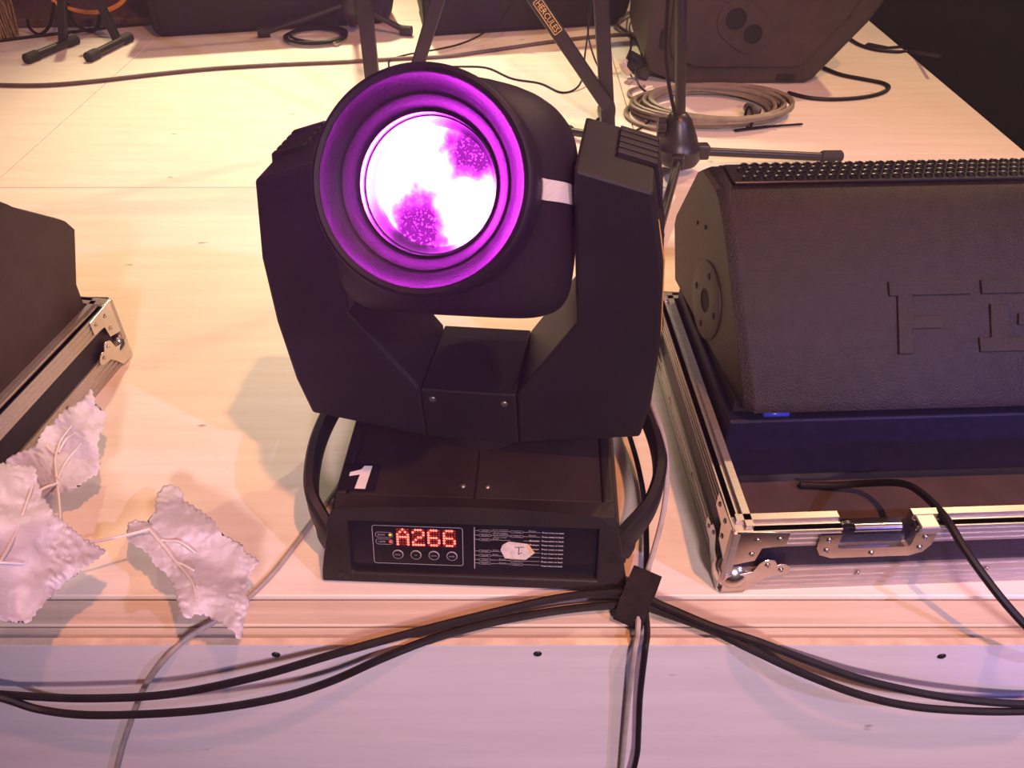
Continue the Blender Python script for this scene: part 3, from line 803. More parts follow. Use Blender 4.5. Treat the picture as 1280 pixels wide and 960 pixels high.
    for cx, cy in ((0, 0), (W, 0), (W, D), (0, D)):
        sx = 1 if cx == 0 else -1; sy = 1 if cy == 0 else -1
        m = MB(); m.sphere((cx + sx * 0.0135, cy + sy * 0.0135, 0.0225), 0.0222, 24, 14); m.build('ball_corner', 'steel', t, smooth=True)
        m = MB()
        m.bx(min(cx - sx * 0.003, cx + sx * 0.007), max(cx - sx * 0.003, cx + sx * 0.007), min(cy - sy * 0.003, cy + sy * 0.007), max(cy - sy * 0.003, cy + sy * 0.007), 0.024, H - 0.0045)
        m.bx(min(cx - sx * 0.0015, cx + sx * 0.0215), max(cx - sx * 0.0015, cx + sx * 0.0215), min(cy - sy * 0.0015, cy + sy * 0.0215), max(cy - sy * 0.0015, cy + sy * 0.0215), H - 0.012, H - 0.0038)
        m.build('corner_edge', 'aluminium', t, bevel=0.002)
    return t
CASE_R = Vector((0.240, 0.560, 0.0)); CASE_RZ = 2.4
flight_case(CASE_R, CASE_RZ, 0.74, 0.465, 0.110, 'black tray case with aluminium edges and recessed latch, under the right wedge speaker', dish=True)
LZ = -8.0
def rot(v, a): a = R(a); return Vector((v[0] * math.cos(a) - v[1] * math.sin(a), v[0] * math.sin(a) + v[1] * math.cos(a), 0))
LW = 0.74
cl = Vector((-0.606, 1.008, 0)) - rot((LW, 0.465), LZ)
flight_case(cl, LZ, LW, 0.465, 0.110, 'black tray case with aluminium edges at the left frame edge behind the white leaves')

# ------------------------------------------------------------------ wedge monitors in the cases
def wedge(loc, rz, W, label, logo=True, pr=None, ch=0.013, shrink=0.955, inset=0.026):
    t = thing('wedge_monitor', label, 'speaker', loc, rz, 'stage wedge monitors in trays')
    pr = pr or [(0.0, 0.131), (0.004, 0.145), (0.165, 0.298), (0.190, 0.315), (0.205, 0.320), (0.262, 0.321), (0.275, 0.312), (0.335, 0.215), (0.337, 0.200), (0.300, 0.131)]
    cy = sum(p[0] for p in pr) / len(pr); cz = sum(p[1] for p in pr) / len(pr)
    def xin(y): return inset * max(0.0, 1 - y / 0.337)
    def sec(x, k, d=0):
        return [Vector((x + (xin(y) if x < W / 2 else -xin(y)), cy + (y - cy) * k, (cz + (z - cz) * k) if z > 0.14 else z)) for y, z in pr]
    m = MB(); m.rings([sec(0.0, shrink), sec(ch * 0.5, 1 - (1 - shrink) * 0.42), sec(ch * 0.85, 1 - (1 - shrink) * 0.10), sec(ch, 1.0), sec(W - ch, 1.0), sec(W - ch * 0.85, 1 - (1 - shrink) * 0.10), sec(W - ch * 0.5, 1 - (1 - shrink) * 0.42), sec(W, shrink)])
    b = m.build('cabinet', 'wedge_paint', t, smooth='auto')
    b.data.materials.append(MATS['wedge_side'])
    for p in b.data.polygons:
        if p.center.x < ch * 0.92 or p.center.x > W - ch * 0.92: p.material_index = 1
    if logo: MB().bx(0.02, W - 0.02, 0.022, 0.29, 0.115, 0.131).build('foot_recess', 'dark_void', t)
    if logo: MB().bx(0.012, W - 0.012, 0.004, 0.300, 0.020, 0.115).build('lower_plinth', 'blue_lit_panel', t, bevel=0.003)
    if logo:
        MB().tube([(0.055, 0.012, 0.119), (0.085, 0.012, 0.119)], 0.004, 10).build('blue_indicator', 'blue_led', t, smooth=True)
    # perforated grille along the ridge and down the far slope
    if logo: d0 = Vector((0.275, 0.312)); d1 = Vector((0.335, 0.215))
    else: d0 = Vector((0.262, 0.277)); d1 = Vector((0.340, 0.218))
    m = MB(); gx0, gx1 = ch + 0.020, W - ch - 0.020
    if logo:
        m.bx(gx0, gx1, 0.208, 0.262, 0.3205, 0.3235)
        m.bar((gx0, 0.2075, 0.3235), (gx1, 0.2075, 0.3235), 0.003, 0.004)
    else:
        m.bx(gx0, gx1, 0.203, 0.250, 0.294, 0.297)
    g = m.build('grille', 'grille_metal', t, bevel=0.001, seg=1)
    hm = MB()
    rows = 4
    for r_ in range(rows):
        yy = 0.219 + r_ * 0.0122
        nx = int((gx1 - gx0 - 0.03) / 0.0135)
        for i in range(nx):
            xx = gx0 + 0.018 + i * 0.0135 + (0.00675 if r_ % 2 else 0)
            hm.lathe([(0.0058, 0.3234), (0.0050, 0.3262), (0.0036, 0.3258), (0.0030, 0.3236), (0.0001, 0.3236)], lambda x, y, h: Vector((xx + x, yy + y, h)), 8)
    if not logo: hm = MB(); hm.bx(gx0, gx1, 0.215, 0.24, 0.297, 0.2985)
    pf_ = hm.build('punched_holes', 'grille_metal', t, smooth='auto'); pf_['kind'] = 'stuff'
    m = MB(); m.prism([(gx0, 0), (gx1, 0), (gx1, 1), (gx0, 1)], lambda x, f: Vector((x, d0.x + (d1.x - d0.x) * f, d0.y + (d1.y - d0.y) * f)), lambda x, f: Vector((x, d0.x + (d1.x - d0.x) * f + 0.004, d0.y + (d1.y - d0.y) * f + 0.0025)))
    m.build('front_grille', 'grille_metal', t)
    # round pole plate on both sides
    for sx, xo in (((-1, 0.0), (1, W)) if logo else ()):
        fr = lambda x, y, h, sx=sx, xo=xo: Vector((xo + sx * (h + 0.0006 - xin(0.170 + x)), 0.170 + x, 0.178 + y))
        pl = MB().lathe([(0.052, -0.001), (0.052, 0.0010), (0.050, 0.0018), (0.016, 0.0018), (0.015, 0.0005)], fr, 40, cap=False).build('side_plate', 'wedge_side', t, smooth='auto')
        MB().lathe([(0.0158, 0.0006), (0.0001, 0.0006)], fr, 24, cap=False).build('plate_hole', 'dark_void', pl)
        for a in (0, 90, 180, 270):
            cx, cyy = 0.036 * math.cos(R(a)), 0.036 * math.sin(R(a))
            MB().lathe([(0.005, 0.0018), (0.004, 0.0026), (0.0001, 0.0022)], lambda x, y, h: fr(cx + x, cyy + y, h), 12).build('screw', 'dark_void', pl, smooth=True)
    for a, z in (((0.215, 0.260), (0.245, 0.250)) if logo else ()):
        MB().lathe([(0.003, -0.001), (0.003, 0.001), (0.0001, 0.0012)], lambda x, y, h: Vector((xin(a + x) - h, a + x, z + y)), 10).build('screw', 'dark_void', t)
    if logo:
        e0 = Vector((0, 0.004, 0.145)); e1 = Vector((0, 0.165, 0.298)); eu = (e1 - e0); PL = eu.length; eu.normalize(); en = Vector((0, -eu.z, eu.y))
        def lf(x, t_, h): return e0 + eu * t_ + en * h + Vector((x, 0, 0))
        def letter(pts, x0, y0, s, name):
            m = MB(); m.prism(pts, lambda a, b_: lf(x0 + a * s, y0 + b_ * s, -0.0005), lambda a, b_: lf(x0 + a * s, y0 + b_ * s, 0.0028))
            m.build(name, 'wedge_logo', t, bevel=0.0008, seg=1)
        s = 0.088
        letter([(0, 0), (0.20, 0), (0.22, 0.34), (0.62, 0.34), (0.64, 0.52), (0.24, 0.52), (0.26, 0.80), (1.06, 0.80), (1.06, 1.0), (-0.06, 1.0), (-0.06, 0.80), (0.05, 0.80)], 0.212, 0.052, s, 'logo_letter')
        x2 = 0.212 + 1.12 * s
        letter([(0.10, 0.80), (1.25, 0.80), (1.25, 1.0), (0.10, 1.0)], x2, 0.052, s, 'logo_letter')
        letter([(0.0, 0.0), (1.30, 0.0), (1.30, 0.80), (1.06, 0.80), (1.06, 0.20), (0.42, 0.20), (0.46, 0.66), (0.20, 0.66), (0.17, 0.20), (0.0, 0.20)], x2, 0.052, s, 'logo_letter')
        letter([(0.56, 0.36), (0.95, 0.36), (0.95, 0.52), (0.58, 0.52)], x2, 0.052, s, 'logo_letter')
    return t
wr = rot((0.014, 0.142), CASE_RZ)
wedge(CASE_R + wr + Vector((0, 0, 0.016 - 0.020 + 0.0205)), CASE_RZ, 0.70, 'black textured wedge speaker with embossed letters, in the right tray')
wl = rot((0.0185, 0.130), LZ)
wedge(cl + wl + Vector((0, 0, 0.0165)), LZ, 0.700, 'dark brown wedge speaker cut by the left frame edge, in its tray', logo=False,
      pr=[(0.012, 0.018), (0.0, 0.05), (0.004, 0.145), (0.150, 0.270), (0.175, 0.288), (0.20, 0.293), (0.250, 0.293), (0.262, 0.280), (0.340, 0.220), (0.352, 0.200), (0.312, 0.131), (0.306, 0.018)], ch=0.02, shrink=0.96, inset=0.0)

# ------------------------------------------------------------------ cables
def wp(p):
    if len(p) == 3 and not isinstance(p[2], str): return P(*p)
    return PY(p[0], p[1], p[3])
def cable(name, mt, pts, r, label, cat='cable', group=None, seg=8, sub=8):
    path = cat_rom([wp(p) for p in pts], sub)
    o = MB().tube(path, r, seg).build(name, mt, recenter=True, smooth='auto')
    return tag(o, label, cat, group)
FY = 0.470
cable('power_cable', 'black_cable', [(-60, 864, 'y', FY), (0, 868, 'y', FY), (100, 873, 'y', 0.462), (210, 868, 'y', 0.460), (320, 846, 'y', 0.463), (420, 817, 'y', 0.476), (500, 795, 0.006), (590, 772, 0.008), (680, 751, 0.010), (740, 742, 0.014), (790, 742, 0.020),
      (835, 760, 0.018), (890, 783, 0.014), (950, 803, 0.010), (1010, 826, 'y', 0.478), (1080, 850, 'y', 0.470), (1160, 868, 'y', 0.466), (1230, 877, 'y', 0.466), (1290, 880, 'y', 0.468), (1350, 878, 'y', 0.47)], 0.0045,
      'upper of the two thick black cables strung along the stage front')
cable('power_cable', 'black_cable', [(-60, 866, 'y', FY - 0.01), (0, 872, 'y', FY - 0.008), (50, 887, 'y', 0.462), (120, 894, 'y', 0.458), (240, 889, 'y', 0.456), (340, 874, 'y', 0.459), (410, 853, 'y', 0.468), (480, 822, 'y', 0.478), (545, 797, 0.005), (620, 777, 0.006), (700, 763, 0.007), (760, 757, 0.010), (795, 756, 0.012),
      (835, 768, 0.010), (890, 788, 0.008), (940, 812, 'y', 0.482), (1000, 840, 'y', 0.470), (1070, 867, 'y', 0.462), (1140, 883, 'y', 0.460), (1220, 889, 'y', 0.460), (1290, 889, 'y', 0.462), (1350, 886, 'y', 0.464)], 0.0045,
      'lower of the two thick black cables strung along the stage front')
cable('grey_cable', 'grey_cable', [(806, 470, 0.09), (815, 505, 0.11), (829, 545, 0.105), (834, 590, 0.09), (829, 640, 0.060), (818, 685, 0.035), (806, 725, 0.022), (799, 760, 0.016), (797, 792, 0.008), (793, 815, 'y', 0.480), (786, 870, 'y', 0.481), (781, 920, 'y', 0.482), (775, 985, 'y', 0.482)], 0.0032,
      'thin grey cable running down the stage front beside a black one')
cable('data_cable', 'black_cable', [(775, 500, 0.05), (784, 535, 0.03), (797, 580, 0.02), (806, 630, 0.015), (808, 680, 0.015), (808, 725, 0.020), (807, 760, 0.012), (809, 790, 0.008), (806, 815, 'y', 0.478), (800, 870, 'y', 0.478), (798, 915, 'y', 0.478), (796, 945, 'y', 0.478), (786, 985, 'y', 0.478)], 0.0036,
      'thin black cable dropping down the stage front below the strap')
cable('grey_cable', 'grey_cable', [(455, 500, 0.06), (446, 535, 0.055), (437, 575, 0.035), (425, 605, 0.012), (400, 640, 0.0038), (370, 680, 0.0035), (340, 718, 0.0035), (305, 752, 0.0035), (270, 776, 0.002), (235, 797, 0.002), (205, 825, 'y', 0.482), (180, 860, 'y', 0.484), (162, 905, 'y', 0.484), (148, 950, 'y', 0.484), (138, 1000, 'y', 0.484)], 0.0034,
      'thin grey cable running from left handle over the edge past the leaf')
cable('black_cable', 'black_cable', [(1000, 606, 0.022), (1040, 607, 0.024), (1085, 604, 0.04), (1125, 604, 0.07), (1150, 615, 0.09), (1180, 645, 0.11), (1205, 685, 0.10), (1230, 720, 0.085), (1255, 752, 0.07), (1285, 785, 0.05), (1320, 815, 0.03), (1360, 830, 0.006)], 0.0045,
      'black cable looping out of the right tray towards the right')
cable('stage_cable', 'brown_cable', [(-80, 102, 0.006), (0, 106, 0.006), (60, 106, 0.006), (120, 101, 0.006), (190, 93, 0.006), (260, 86, 0.006), (340, 81, 0.006), (430, 77, 0.006), (500, 73, 0.006), (560, 70, 0.006), (620, 62, 0.006), (690, 52, 0.006), (750, 45, 0.006), (800, 42, 0.006), (840, 43, 0.006)], 0.0055,
      'long thick dark cable lying straight across the whole white floor')
cable('thin_cable', 'black_cable', [(486, 84, 0.003), (488, 75, 0.004), (510, 68, 0.012), (545, 62, 0.016), (575, 55, 0.012), (600, 44, 0.03), (625, 25, 0.07), (640, 5, 0.12), (650, -20, 0.17)], 0.0028,
      'thin black cable rising past the central black monitor')
cable('thin_cable', 'black_cable', [(540, 84, 0.003), (580, 83, 0.003), (610, 85, 0.003), (640, 98, 0.003), (675, 104, 0.003), (700, 115, 0.003), (718, 112, 0.004), (728, 98, 0.02), (731, 70, 0.06), (735, 40, 0.10), (740, 0, 0.17), (743, -40, 0.24)], 0.0026,
      'thin black cable curving over the floor and up beside the logo stand')
cable('thin_cable', 'black_cable', [(739, -30, 0.22), (738, 0, 0.17), (735, 40, 0.10), (742, 70, 0.06), (752, 92, 0.03), (762, 115, 0.012), (768, 135, 0.003), (764, 150, 0.003), (748, 148, 0.003), (745, 160, 0.003), (770, 168, 0.003), (795, 163, 0.003), (812, 150, 0.003), (817, 130, 0.005), (811, 118, 0.02), (800, 108, 0.04), (794, 92, 0.05), (800, 84, 0.05), (812, 80, 0.05)], 0.0026,
      'thin black cable looping on the floor beside the tan coil')
cable('speaker_cable', 'black_cable', [(985, 116, 0.005), (1010, 122, 0.005), (1040, 124, 0.005), (1075, 122, 0.005), (1100, 117, 0.005), (1111, 110, 0.005), (1104, 104, 0.005), (1080, 99, 0.005), (1050, 93, 0.005), (1028, 84, 0.006)], 0.0055,
      'black cable looping out on the floor right of rear speaker')
cable('speaker_cable', 'black_cable', [(1060, 47, 0.006), (1075, 56, 0.005), (1095, 62, 0.005), (1120, 64.5, 0.005), (1140, 65, 0.005), (1175, 70, 'y', 2.30)], 0.005,
      'black cable crossing the right stage edge behind the rear speaker')
tie = MB(); tie.bar(P(1083, 55, 0.004), P(1108, 60, 0.004), 0.028, 0.004); tie.bar(P(1106, 60, 0.004), P(1128, 58, 0.004), 0.012, 0.004)
tag(tie.build('cable_tie', 'velcro', recenter=True, bevel=0.001), 'black hook and loop tie near the right stage edge', 'cable tie')
# cables behind, right of centre monitor
cable('looped_cable', 'brown_cable', [(806, 10, 0.006), (790, 14, 0.02), (776, 24, 0.02), (774, 33, 0.01), (784, 40, 0.007), (797, 50, 0.006), (803, 62, 0.006), (800, 76, 0.006), (794, 84, 0.01)], 0.0055,
      'brown cable bending round between rear speaker and centre monitor')
cable('thin_cable', 'black_cable', [(806, -10, 0.08), (797, 12, 0.05), (787, 32, 0.012), (789, 44, 0.004), (788, 60, 0.004), (783, 76, 0.01), (788, 88, 0.02)], 0.0025,
      'thin black cable dropping between centre monitor and rear speaker')

# velcro strap that bundles the cables
sc_c = P(797, 747, 0.016)
m = MB(); rs0 = []; ax = Vector((0.86, -0.42, -0.06)).normalized()
e1 = Vector((0.40, 0.80, 0.44)); e1 = (e1 - ax * e1.dot(ax)).normalized(); e2 = ax.cross(e1)
def loop(k_, off, grow):
    out = []
    for i in range(28):
        a = 2 * math.pi * i / 28
        out.append(sc_c + ax * off + e1 * ((0.031 + grow) * math.cos(a)) + e2 * ((0.0125 + grow) * math.sin(a) * (1 + 0.15 * math.cos(2 * a))))
    return out
m.rings([loop(0, -0.0165, 0), loop(0, 0.0165, 0), loop(0, 0.0165, 0.0018), loop(0, -0.0165, 0.0018)], closed=True)
st = m.build('cable_strap', 'velcro', recenter=True, smooth='auto')
tag(st, 'black fabric strap bundling the cables at the base corner of the stage light', 'cable strap')

# coiled cables
def coil(name, px, py, ax_, ay_, n, r, mt, label, spread):
    c = P(px, py, 0)
    t = thing(name, label, 'cable coil', c)
    pts = []
    for k in range(n * 28):
        a = 2 * math.pi * k / 28
        lp_ = k / 28
        j = noise.noise(Vector((lp_ * 0.9, 3.1, 0))) ; j2 = noise.noise(Vector((7.7, lp_ * 1.3, math.cos(a) * 0.6)))
        f = 1 - spread * ((math.sin(lp_ * 2.4) * 0.5 + 0.5)) + 0.05 * j2
        x = ax_ * f * math.cos(a) + 0.012 * j; y = ay_ * f * math.sin(a) + 0.01 * j2
        z = r + 0.004 + (0.5 + 0.5 * math.sin(lp_ * 1.7 + a * 0.37)) * r * (5.0 if n > 8 else 2.2)
        pts.append((x, y, z))
    MB().tube(pts, r, 6).build('coiled_cable', mt, t, smooth='auto')
    return t
tc_ = coil('coiled_cable', 888, 141, 0.205, 0.135, 14, 0.0052, 'tan_cable', 'thick coil of tan cable lying before the rear speaker', 0.24)
# tie and connector on the coil
m = MB(); cc = P(888, 141)
for q_ in (P(934, 158) - cc,):
    m.tube([q_ + Vector((0.0, 0.034 * math.cos(a), 0.022 + 0.024 * math.sin(a))) for a in [2 * math.pi * i / 14 for i in range(14)]], 0.0035, 6, closed=True)
m.bar(P(919, 163, 0.005) - cc, P(960, 158, 0.005) - cc, 0.010, 0.003); m.bar(P(960, 158, 0.005) - cc, P(1003, 155, 0.005) - cc, 0.006, 0.003)
m.build('cable_tie', 'velcro', tc_)
m = MB(); m.tube([P(934, 134, 0.02) - cc, P(938, 137, 0.02) - cc, P(950, 140, 0.02) - cc], [0.012, 0.014, 0.009], 12)
m.build('connector', 'screw', tc_, smooth='auto')
loops = MB()
for pts in ([(806, 108), (790, 112), (786, 118), (796, 124), (812, 124)], [(806, 128), (786, 134), (782, 143), (792, 152), (815, 160), (840, 163)]):
    loops.tube(cat_rom([P(x, y, 0.006) - cc for x, y in pts], 8), 0.0048, 6)
loops.build('loose_loop', 'tan_cable', tc_, smooth='auto')
tb_ = coil('coiled_cable', 396, 49, 0.100, 0.085, 5, 0.0042, 'black_cable', 'small coil of black cable before the left monitor', 0.18)
c2 = P(396, 49)
m = MB(); m.tube([P(418, 55, 0.008) - c2, P(423, 53, 0.008) - c2, P(429, 50, 0.008) - c2], [0.007, 0.007, 0.004], 10); m.build('plug', 'steel', tb_, smooth='auto')

# ------------------------------------------------------------------ microphone stands
def cyl(mb, a, b, r, seg=14): return mb.tube([a, b], r, seg)
hub = P(848, 214); 
ms = thing('microphone_stand', 'black tripod microphone stand behind the right arm of the stage light', 'microphone stand', hub)
toptilt = Vector((-0.122, 0, 1))
m = MB(); cyl(m, Vector((0, 0, 0.02)), Vector((0, 0, 0)) + toptilt * 1.05, 0.0115); m.build('pole', 'stand_paint', ms, smooth='auto')
m = MB(); frm = lambda x, y, h: Vector((x, y, 0)) + toptilt * h
m.lathe([(0.012, 0.020), (0.040, 0.022), (0.048, 0.035), (0.048, 0.058), (0.044, 0.062), (0.040, 0.080), (0.028, 0.118), (0.018, 0.132), (0.012, 0.134)], frm, 28, cap=False)
hb = m.build('tripod_hub', 'stand_paint', ms, smooth='auto')
for i in range(3):
    m = MB(); a = R(200 + 30 * i * 0)
m = MB()
for i in range(10):
    a0 = 2 * math.pi * i / 10
    m.box((-0.052 + 0.012 * math.cos(a0) * 0.2, -0.01 + 0.017 * math.cos(a0), 0.105 + 0.017 * math.sin(a0)), (0.016, 0.006, 0.006))
m.lathe([(0.015, -0.008), (0.015, 0.008)], lambda x, y, h: Vector((-0.052 + h, -0.01 + x, 0.105 + y)), 16)
m.build('clutch_knob', 'stand_paint', ms)
for tgt, r_ in ((P(1042, 203), 0.0095), (P(818, 312), 0.0095), (P(700, 168), 0.0095)):
    e = tgt - hub; d = e.normalized()
    m = MB(); cyl(m, d * 0.035 + Vector((0, 0, 0.045)), e + Vector((0, 0, 0.012)), r_, 12); lg = m.build('leg', 'stand_paint', ms, smooth='auto')
    m = MB(); m.tube([e - d * 0.035 + Vector((0, 0, 0.0165)), e - d * 0.03 + Vector((0, 0, 0.016)), e + d * 0.012 + Vector((0, 0, 0.014)), e + d * 0.016 + Vector((0, 0, 0.014))], [0.011, 0.0135, 0.0135, 0.010], 14)
    m.build('rubber_foot', 'rubber', lg, smooth='auto')
    m = MB(); m.bar(d * 0.03 + Vector((0, 0, 0.045)), d * 0.062 + Vector((0, 0, 0.044)), 0.028, 0.032); m.build('leg_bracket', 'stand_paint', ms, bevel=0.004)
cable('microphone_cable', 'black_cable', [(837, -60, 'y', 1.66), (836, -20, 'y', 1.66), (833, 30, 'y', 1.655), (832, 70, 'y', 1.65), (836, 105, 'y', 1.65), (842, 135, 'y', 1.648), (846, 150, 'y', 1.648)], 0.0040, 'black cable hanging beside the microphone stand pole by coil')

hub2 = P(442, 41)
ms2 = thing('microphone_stand', 'black tripod microphone stand in front of the left rear monitor', 'microphone stand', hub2)
m = MB(); cyl(m, Vector((0, 0, 0.02)), Vector((0, 0, 1.1)), 0.0105); m.build('pole', 'stand_paint', ms2, smooth='auto')
m = MB(); m.lathe([(0.011, 0.02), (0.026, 0.05), (0.030, 0.075), (0.024, 0.12), (0.012, 0.135)], None, 20, cap=False); m.build('tripod_hub', 'stand_paint', ms2, smooth='auto')
for tgt in (P(330, 47), P(509, 45), P(415, 36.5)):
    e = tgt - hub2; d = e.normalized()
    m = MB(); cyl(m, d * 0.02 + Vector((0, 0, 0.085)), e + Vector((0, 0, 0.014)), 0.0095, 10); lg = m.build('leg', 'stand_paint', ms2, smooth='auto')
    m = MB(); m.tube([e - d * 0.02 + Vector((0, 0, 0.017)), e + d * 0.016 + Vector((0, 0, 0.016))], 0.0155, 12); m.build('rubber_foot', 'rubber', lg, smooth='auto')

# ------------------------------------------------------------------ braced stand with printed logo
SY = 1.876
hs = thing('instrument_stand', 'black braced flat tube stand with yellow printed logo behind the stage light', 'stand', (0, SY, 0))
def sp(x, z, dy=0): return Vector((x, dy, z))
def flat(name, a, b, w, th_, par=None):
    m = MB(); m.bar(a, b, w, th_, up=(0, -1, 0)); return m.build(name, 'stand_paint', par or hs, bevel=0.003)
flat('upright', sp(0.234, 0.004), sp(0.155, 0.60), 0.033, 0.022)
flat('upright', sp(-0.323, 0.004), sp(-0.323, 0.60), 0.033, 0.022)
bR0, bR1 = sp(0.225, 0.080, -0.020), sp(-0.165, 0.60, -0.020)
bR = flat('brace', bR0, bR1, 0.031, 0.014)
flat('brace', sp(-0.28, 0.004, 0.022), sp(-0.048, 0.60, 0.022), 0.031, 0.014)
flat('crossbar', sp(-0.34, 0.60), sp(0.17, 0.60), 0.034, 0.03)
for x in (0.234, -0.323):
    m = MB(); m.bar(Vector((x, -0.05, 0.009)), Vector((x, 0.16, 0.009)), 0.03, 0.018); m.build('foot', 'stand_paint', hs, bevel=0.004)
dB = (bR0 - bR1).normalized()
nB = Vector((0, -1, 0)); sB = nB.cross(dB)
qa = PY(673, 3, SY - 0.027); qb = PY(696, 38, SY - 0.027)
o_ = sum([qa, qb], Vector()) / 2 - Vector((0, SY, 0))
def bf(x, y, h): return Vector((o_.x, -0.0272 - h, o_.z)) + dB * x + sB * y
m = MB(); LL = 0.042
ring2d(m, rrect(-LL, -0.0105, LL, 0.0105, 0.003), 0.0015, bf)
text(m, 'HERCULES', bf, -LL + 0.005, -0.0065, 2 * LL - 0.010, 0.013)
m.build('printed_logo', 'gold_print', bR)

# T-foot stand at far left
fs_ = thing('keyboard_stand', 'dark stand with two tube feet at the far left back', 'stand', P(100, 55))
oc = P(100, 55)
for (a, b, c, d_) in (((33, 74), (95, 49), (79, 53), (76, -60)), ((110, 72), (162, 46), (147, 51), (104, -40))):
    A_, B_ = P(*a, 0.013) - oc, P(*b, 0.013) - oc
    ft = MB().tube([A_, B_], 0.012, 12).build('foot', 'stand_paint', fs_, smooth='auto')
    for e, s_ in ((A_, 1), (B_, -1)):
        dd = (B_ - A_).normalized() * s_
        MB().tube([e - dd * 0.004, e, e + dd * 0.04, e + dd * 0.045], [0.012, 0.0155, 0.0155, 0.012], 12).build('end_cap', 'rubber', ft, smooth='auto')
    base_ = P(*c, 0.013); 
    topp = PY(d_[0], d_[1], base_.y + 0.02)
    m = MB(); m.bar(base_ - oc, topp - oc, 0.024, 0.020, up=(0, -1, 0)); m.build('upright', 'stand_paint', fs_, bevel=0.003)
# cables near it
cable('orange_cable', 'orange_cable', [(60, -15, 'y', 2.70), (68, 2, 'y', 2.70), (82, 9, 'y', 2.70), (100, 14, 'y', 2.70), (116, 15.5, 'y', 2.70), (133, 13, 'y', 2.70), (148, 6, 'y', 2.70), (157, -4, 'y', 2.70), (162, -20, 'y', 2.70)], 0.0065, 'orange cable looped on the stand at the far left')
cable('dark_cable', 'black_cable', [(70, -10, 'y', 2.72), (66, 15, 'y', 2.68), (62, 32, 'y', 2.67), (50, 43, 0.006), (38, 36, 0.02), (34, 24, 0.05)], 0.005, 'dark cable hanging in a loop left of the stand upright')
cable('dark_cable', 'black_cable', [(84, 5, 'y', 2.72), (90, 22, 'y', 2.68), (100, 34, 'y', 2.66), (114, 39, 0.006), (122, 33, 'y', 2.68), (125, 18, 'y', 2.7), (124, 0, 'y', 2.72)], 0.006, 'dark cable hanging in a loop between the two stand uprights')
cable('floor_cable', 'black_cable', [(-60, 58, 0.004), (0, 51, 0.004), (40, 46, 0.004), (90, 40, 0.004), (140, 34, 0.004), (195, 29, 0.004)], 0.005, 'thin dark cable along the edge of the carpeted riser')
# straw broom head / dried bundle at the left edge
m = MB(); c = P(4, 47)
for i in range(90):
    a = random.uniform(0, 2 * math.pi); rr = random.uniform(0, 0.05)
    b_ = Vector((rr * math.cos(a), rr * math.sin(a), 0.002)); d_ = Vector((random.uniform(-0.03, 0.03), random.uniform(-0.02, 0.03), random.uniform(0.12, 0.20)))
    m.tube([c + b_, c + b_ + d_ * 0.5 + Vector((0, 0, 0)), c + b_ * 0.5 + d_], 0.0035, 4)
tag(m.build('straw_bundle', 'straw', recenter=True), 'brown bristly straw bundle at the top left corner', 'straw bundle')

# ------------------------------------------------------------------ rear speakers
def rounded_monitor(px0, px1, pyb, pyc, h, depth, label, mirror=False):
    a = P(px0, pyb); b = P(px1, pyc); rz = math.degrees(math.atan2(b.y - a.y, b.x - a.x))
    W_ = (b - a).length
    t = thing('floor_monitor', label, 'speaker', (a + b) / 2, rz, 'black floor monitors at the back')
    hw_ = W_ / 2
    outl = [(-hw_ + 0.02, 0.0), (hw_ - 0.05, 0.0), (hw_ - 0.015, 0.03), (hw_, 0.09), (hw_ - 0.01, h - 0.05), (hw_ - 0.05, h), (-hw_ + 0.04, h), (-hw_, h - 0.04), (-hw_, 0.02)]
    if mirror: outl = [(-x, z) for x, z in outl]
    m = MB(); m.prism(outl, lambda x, z: Vector((x, 0.0, z)), lambda x, z: Vector((x * 0.96, depth, z * 0.9)))
    m.build('cabinet', 'case_panel', t, bevel=0.012, seg=3)
    m = MB(); m.prism([(x * 0.94, 0.012 + z * 0.93) for x, z in outl], lambda x, z: Vector((x, 0.004, z)), lambda x, z: Vector((x, -0.004, z)))
    m.build('grille_cloth', 'case_panel', t, bevel=0.004)
    for x in (-0.13, 0.13):
        m = MB(); m.tube([(x - 0.04, 0.1, h - 0.005), (x - 0.03, 0.1, h + 0.022), (x + 0.03, 0.1, h + 0.022), (x + 0.04, 0.1, h - 0.005)], 0.008, 8)
        if x > 0: m.build('carry_handle', 'rubber', t, smooth='auto')
    return t
rounded_monitor(193, 497, 48, 29, 0.36, 0.32, 'wide black floor monitor behind the small black cable coil')
rounded_monitor(531, 788, 47, 31, 0.36, 0.32, 'black floor monitor directly behind the top of the stage light')

# side-on plastic wedge at the back right
SYR = 2.235
o0 = Vector((0.60, SYR, 0))
rsx = thing('stage_speaker', 'dark plastic stage speaker seen side on with two round sockets behind tan coil', 'speaker', o0)
def rp_(px, py): q = PY(px, py, SYR); return (q.x - o0.x, q.z)
outl = [rp_(848, 104), rp_(1004, 110)]
outl = [(outl[0][0], 0.001), (outl[1][0], 0.001)] + [rp_(1016, 100), rp_(1086, 29), (0.372, 0.215), (0.36, 0.26), (0.12, 0.50), (0.07, 0.52), (-0.20, 0.52), (-0.245, 0.49), rp_(807, 70), rp_(811, 90)]
m = MB(); m.prism(outl, lambda x, z: Vector((x, 0, z)), lambda x, z: Vector((x, 0.40, z)))
m.build('cabinet', 'wedge_side', rsx, bevel=0.012, seg=3)
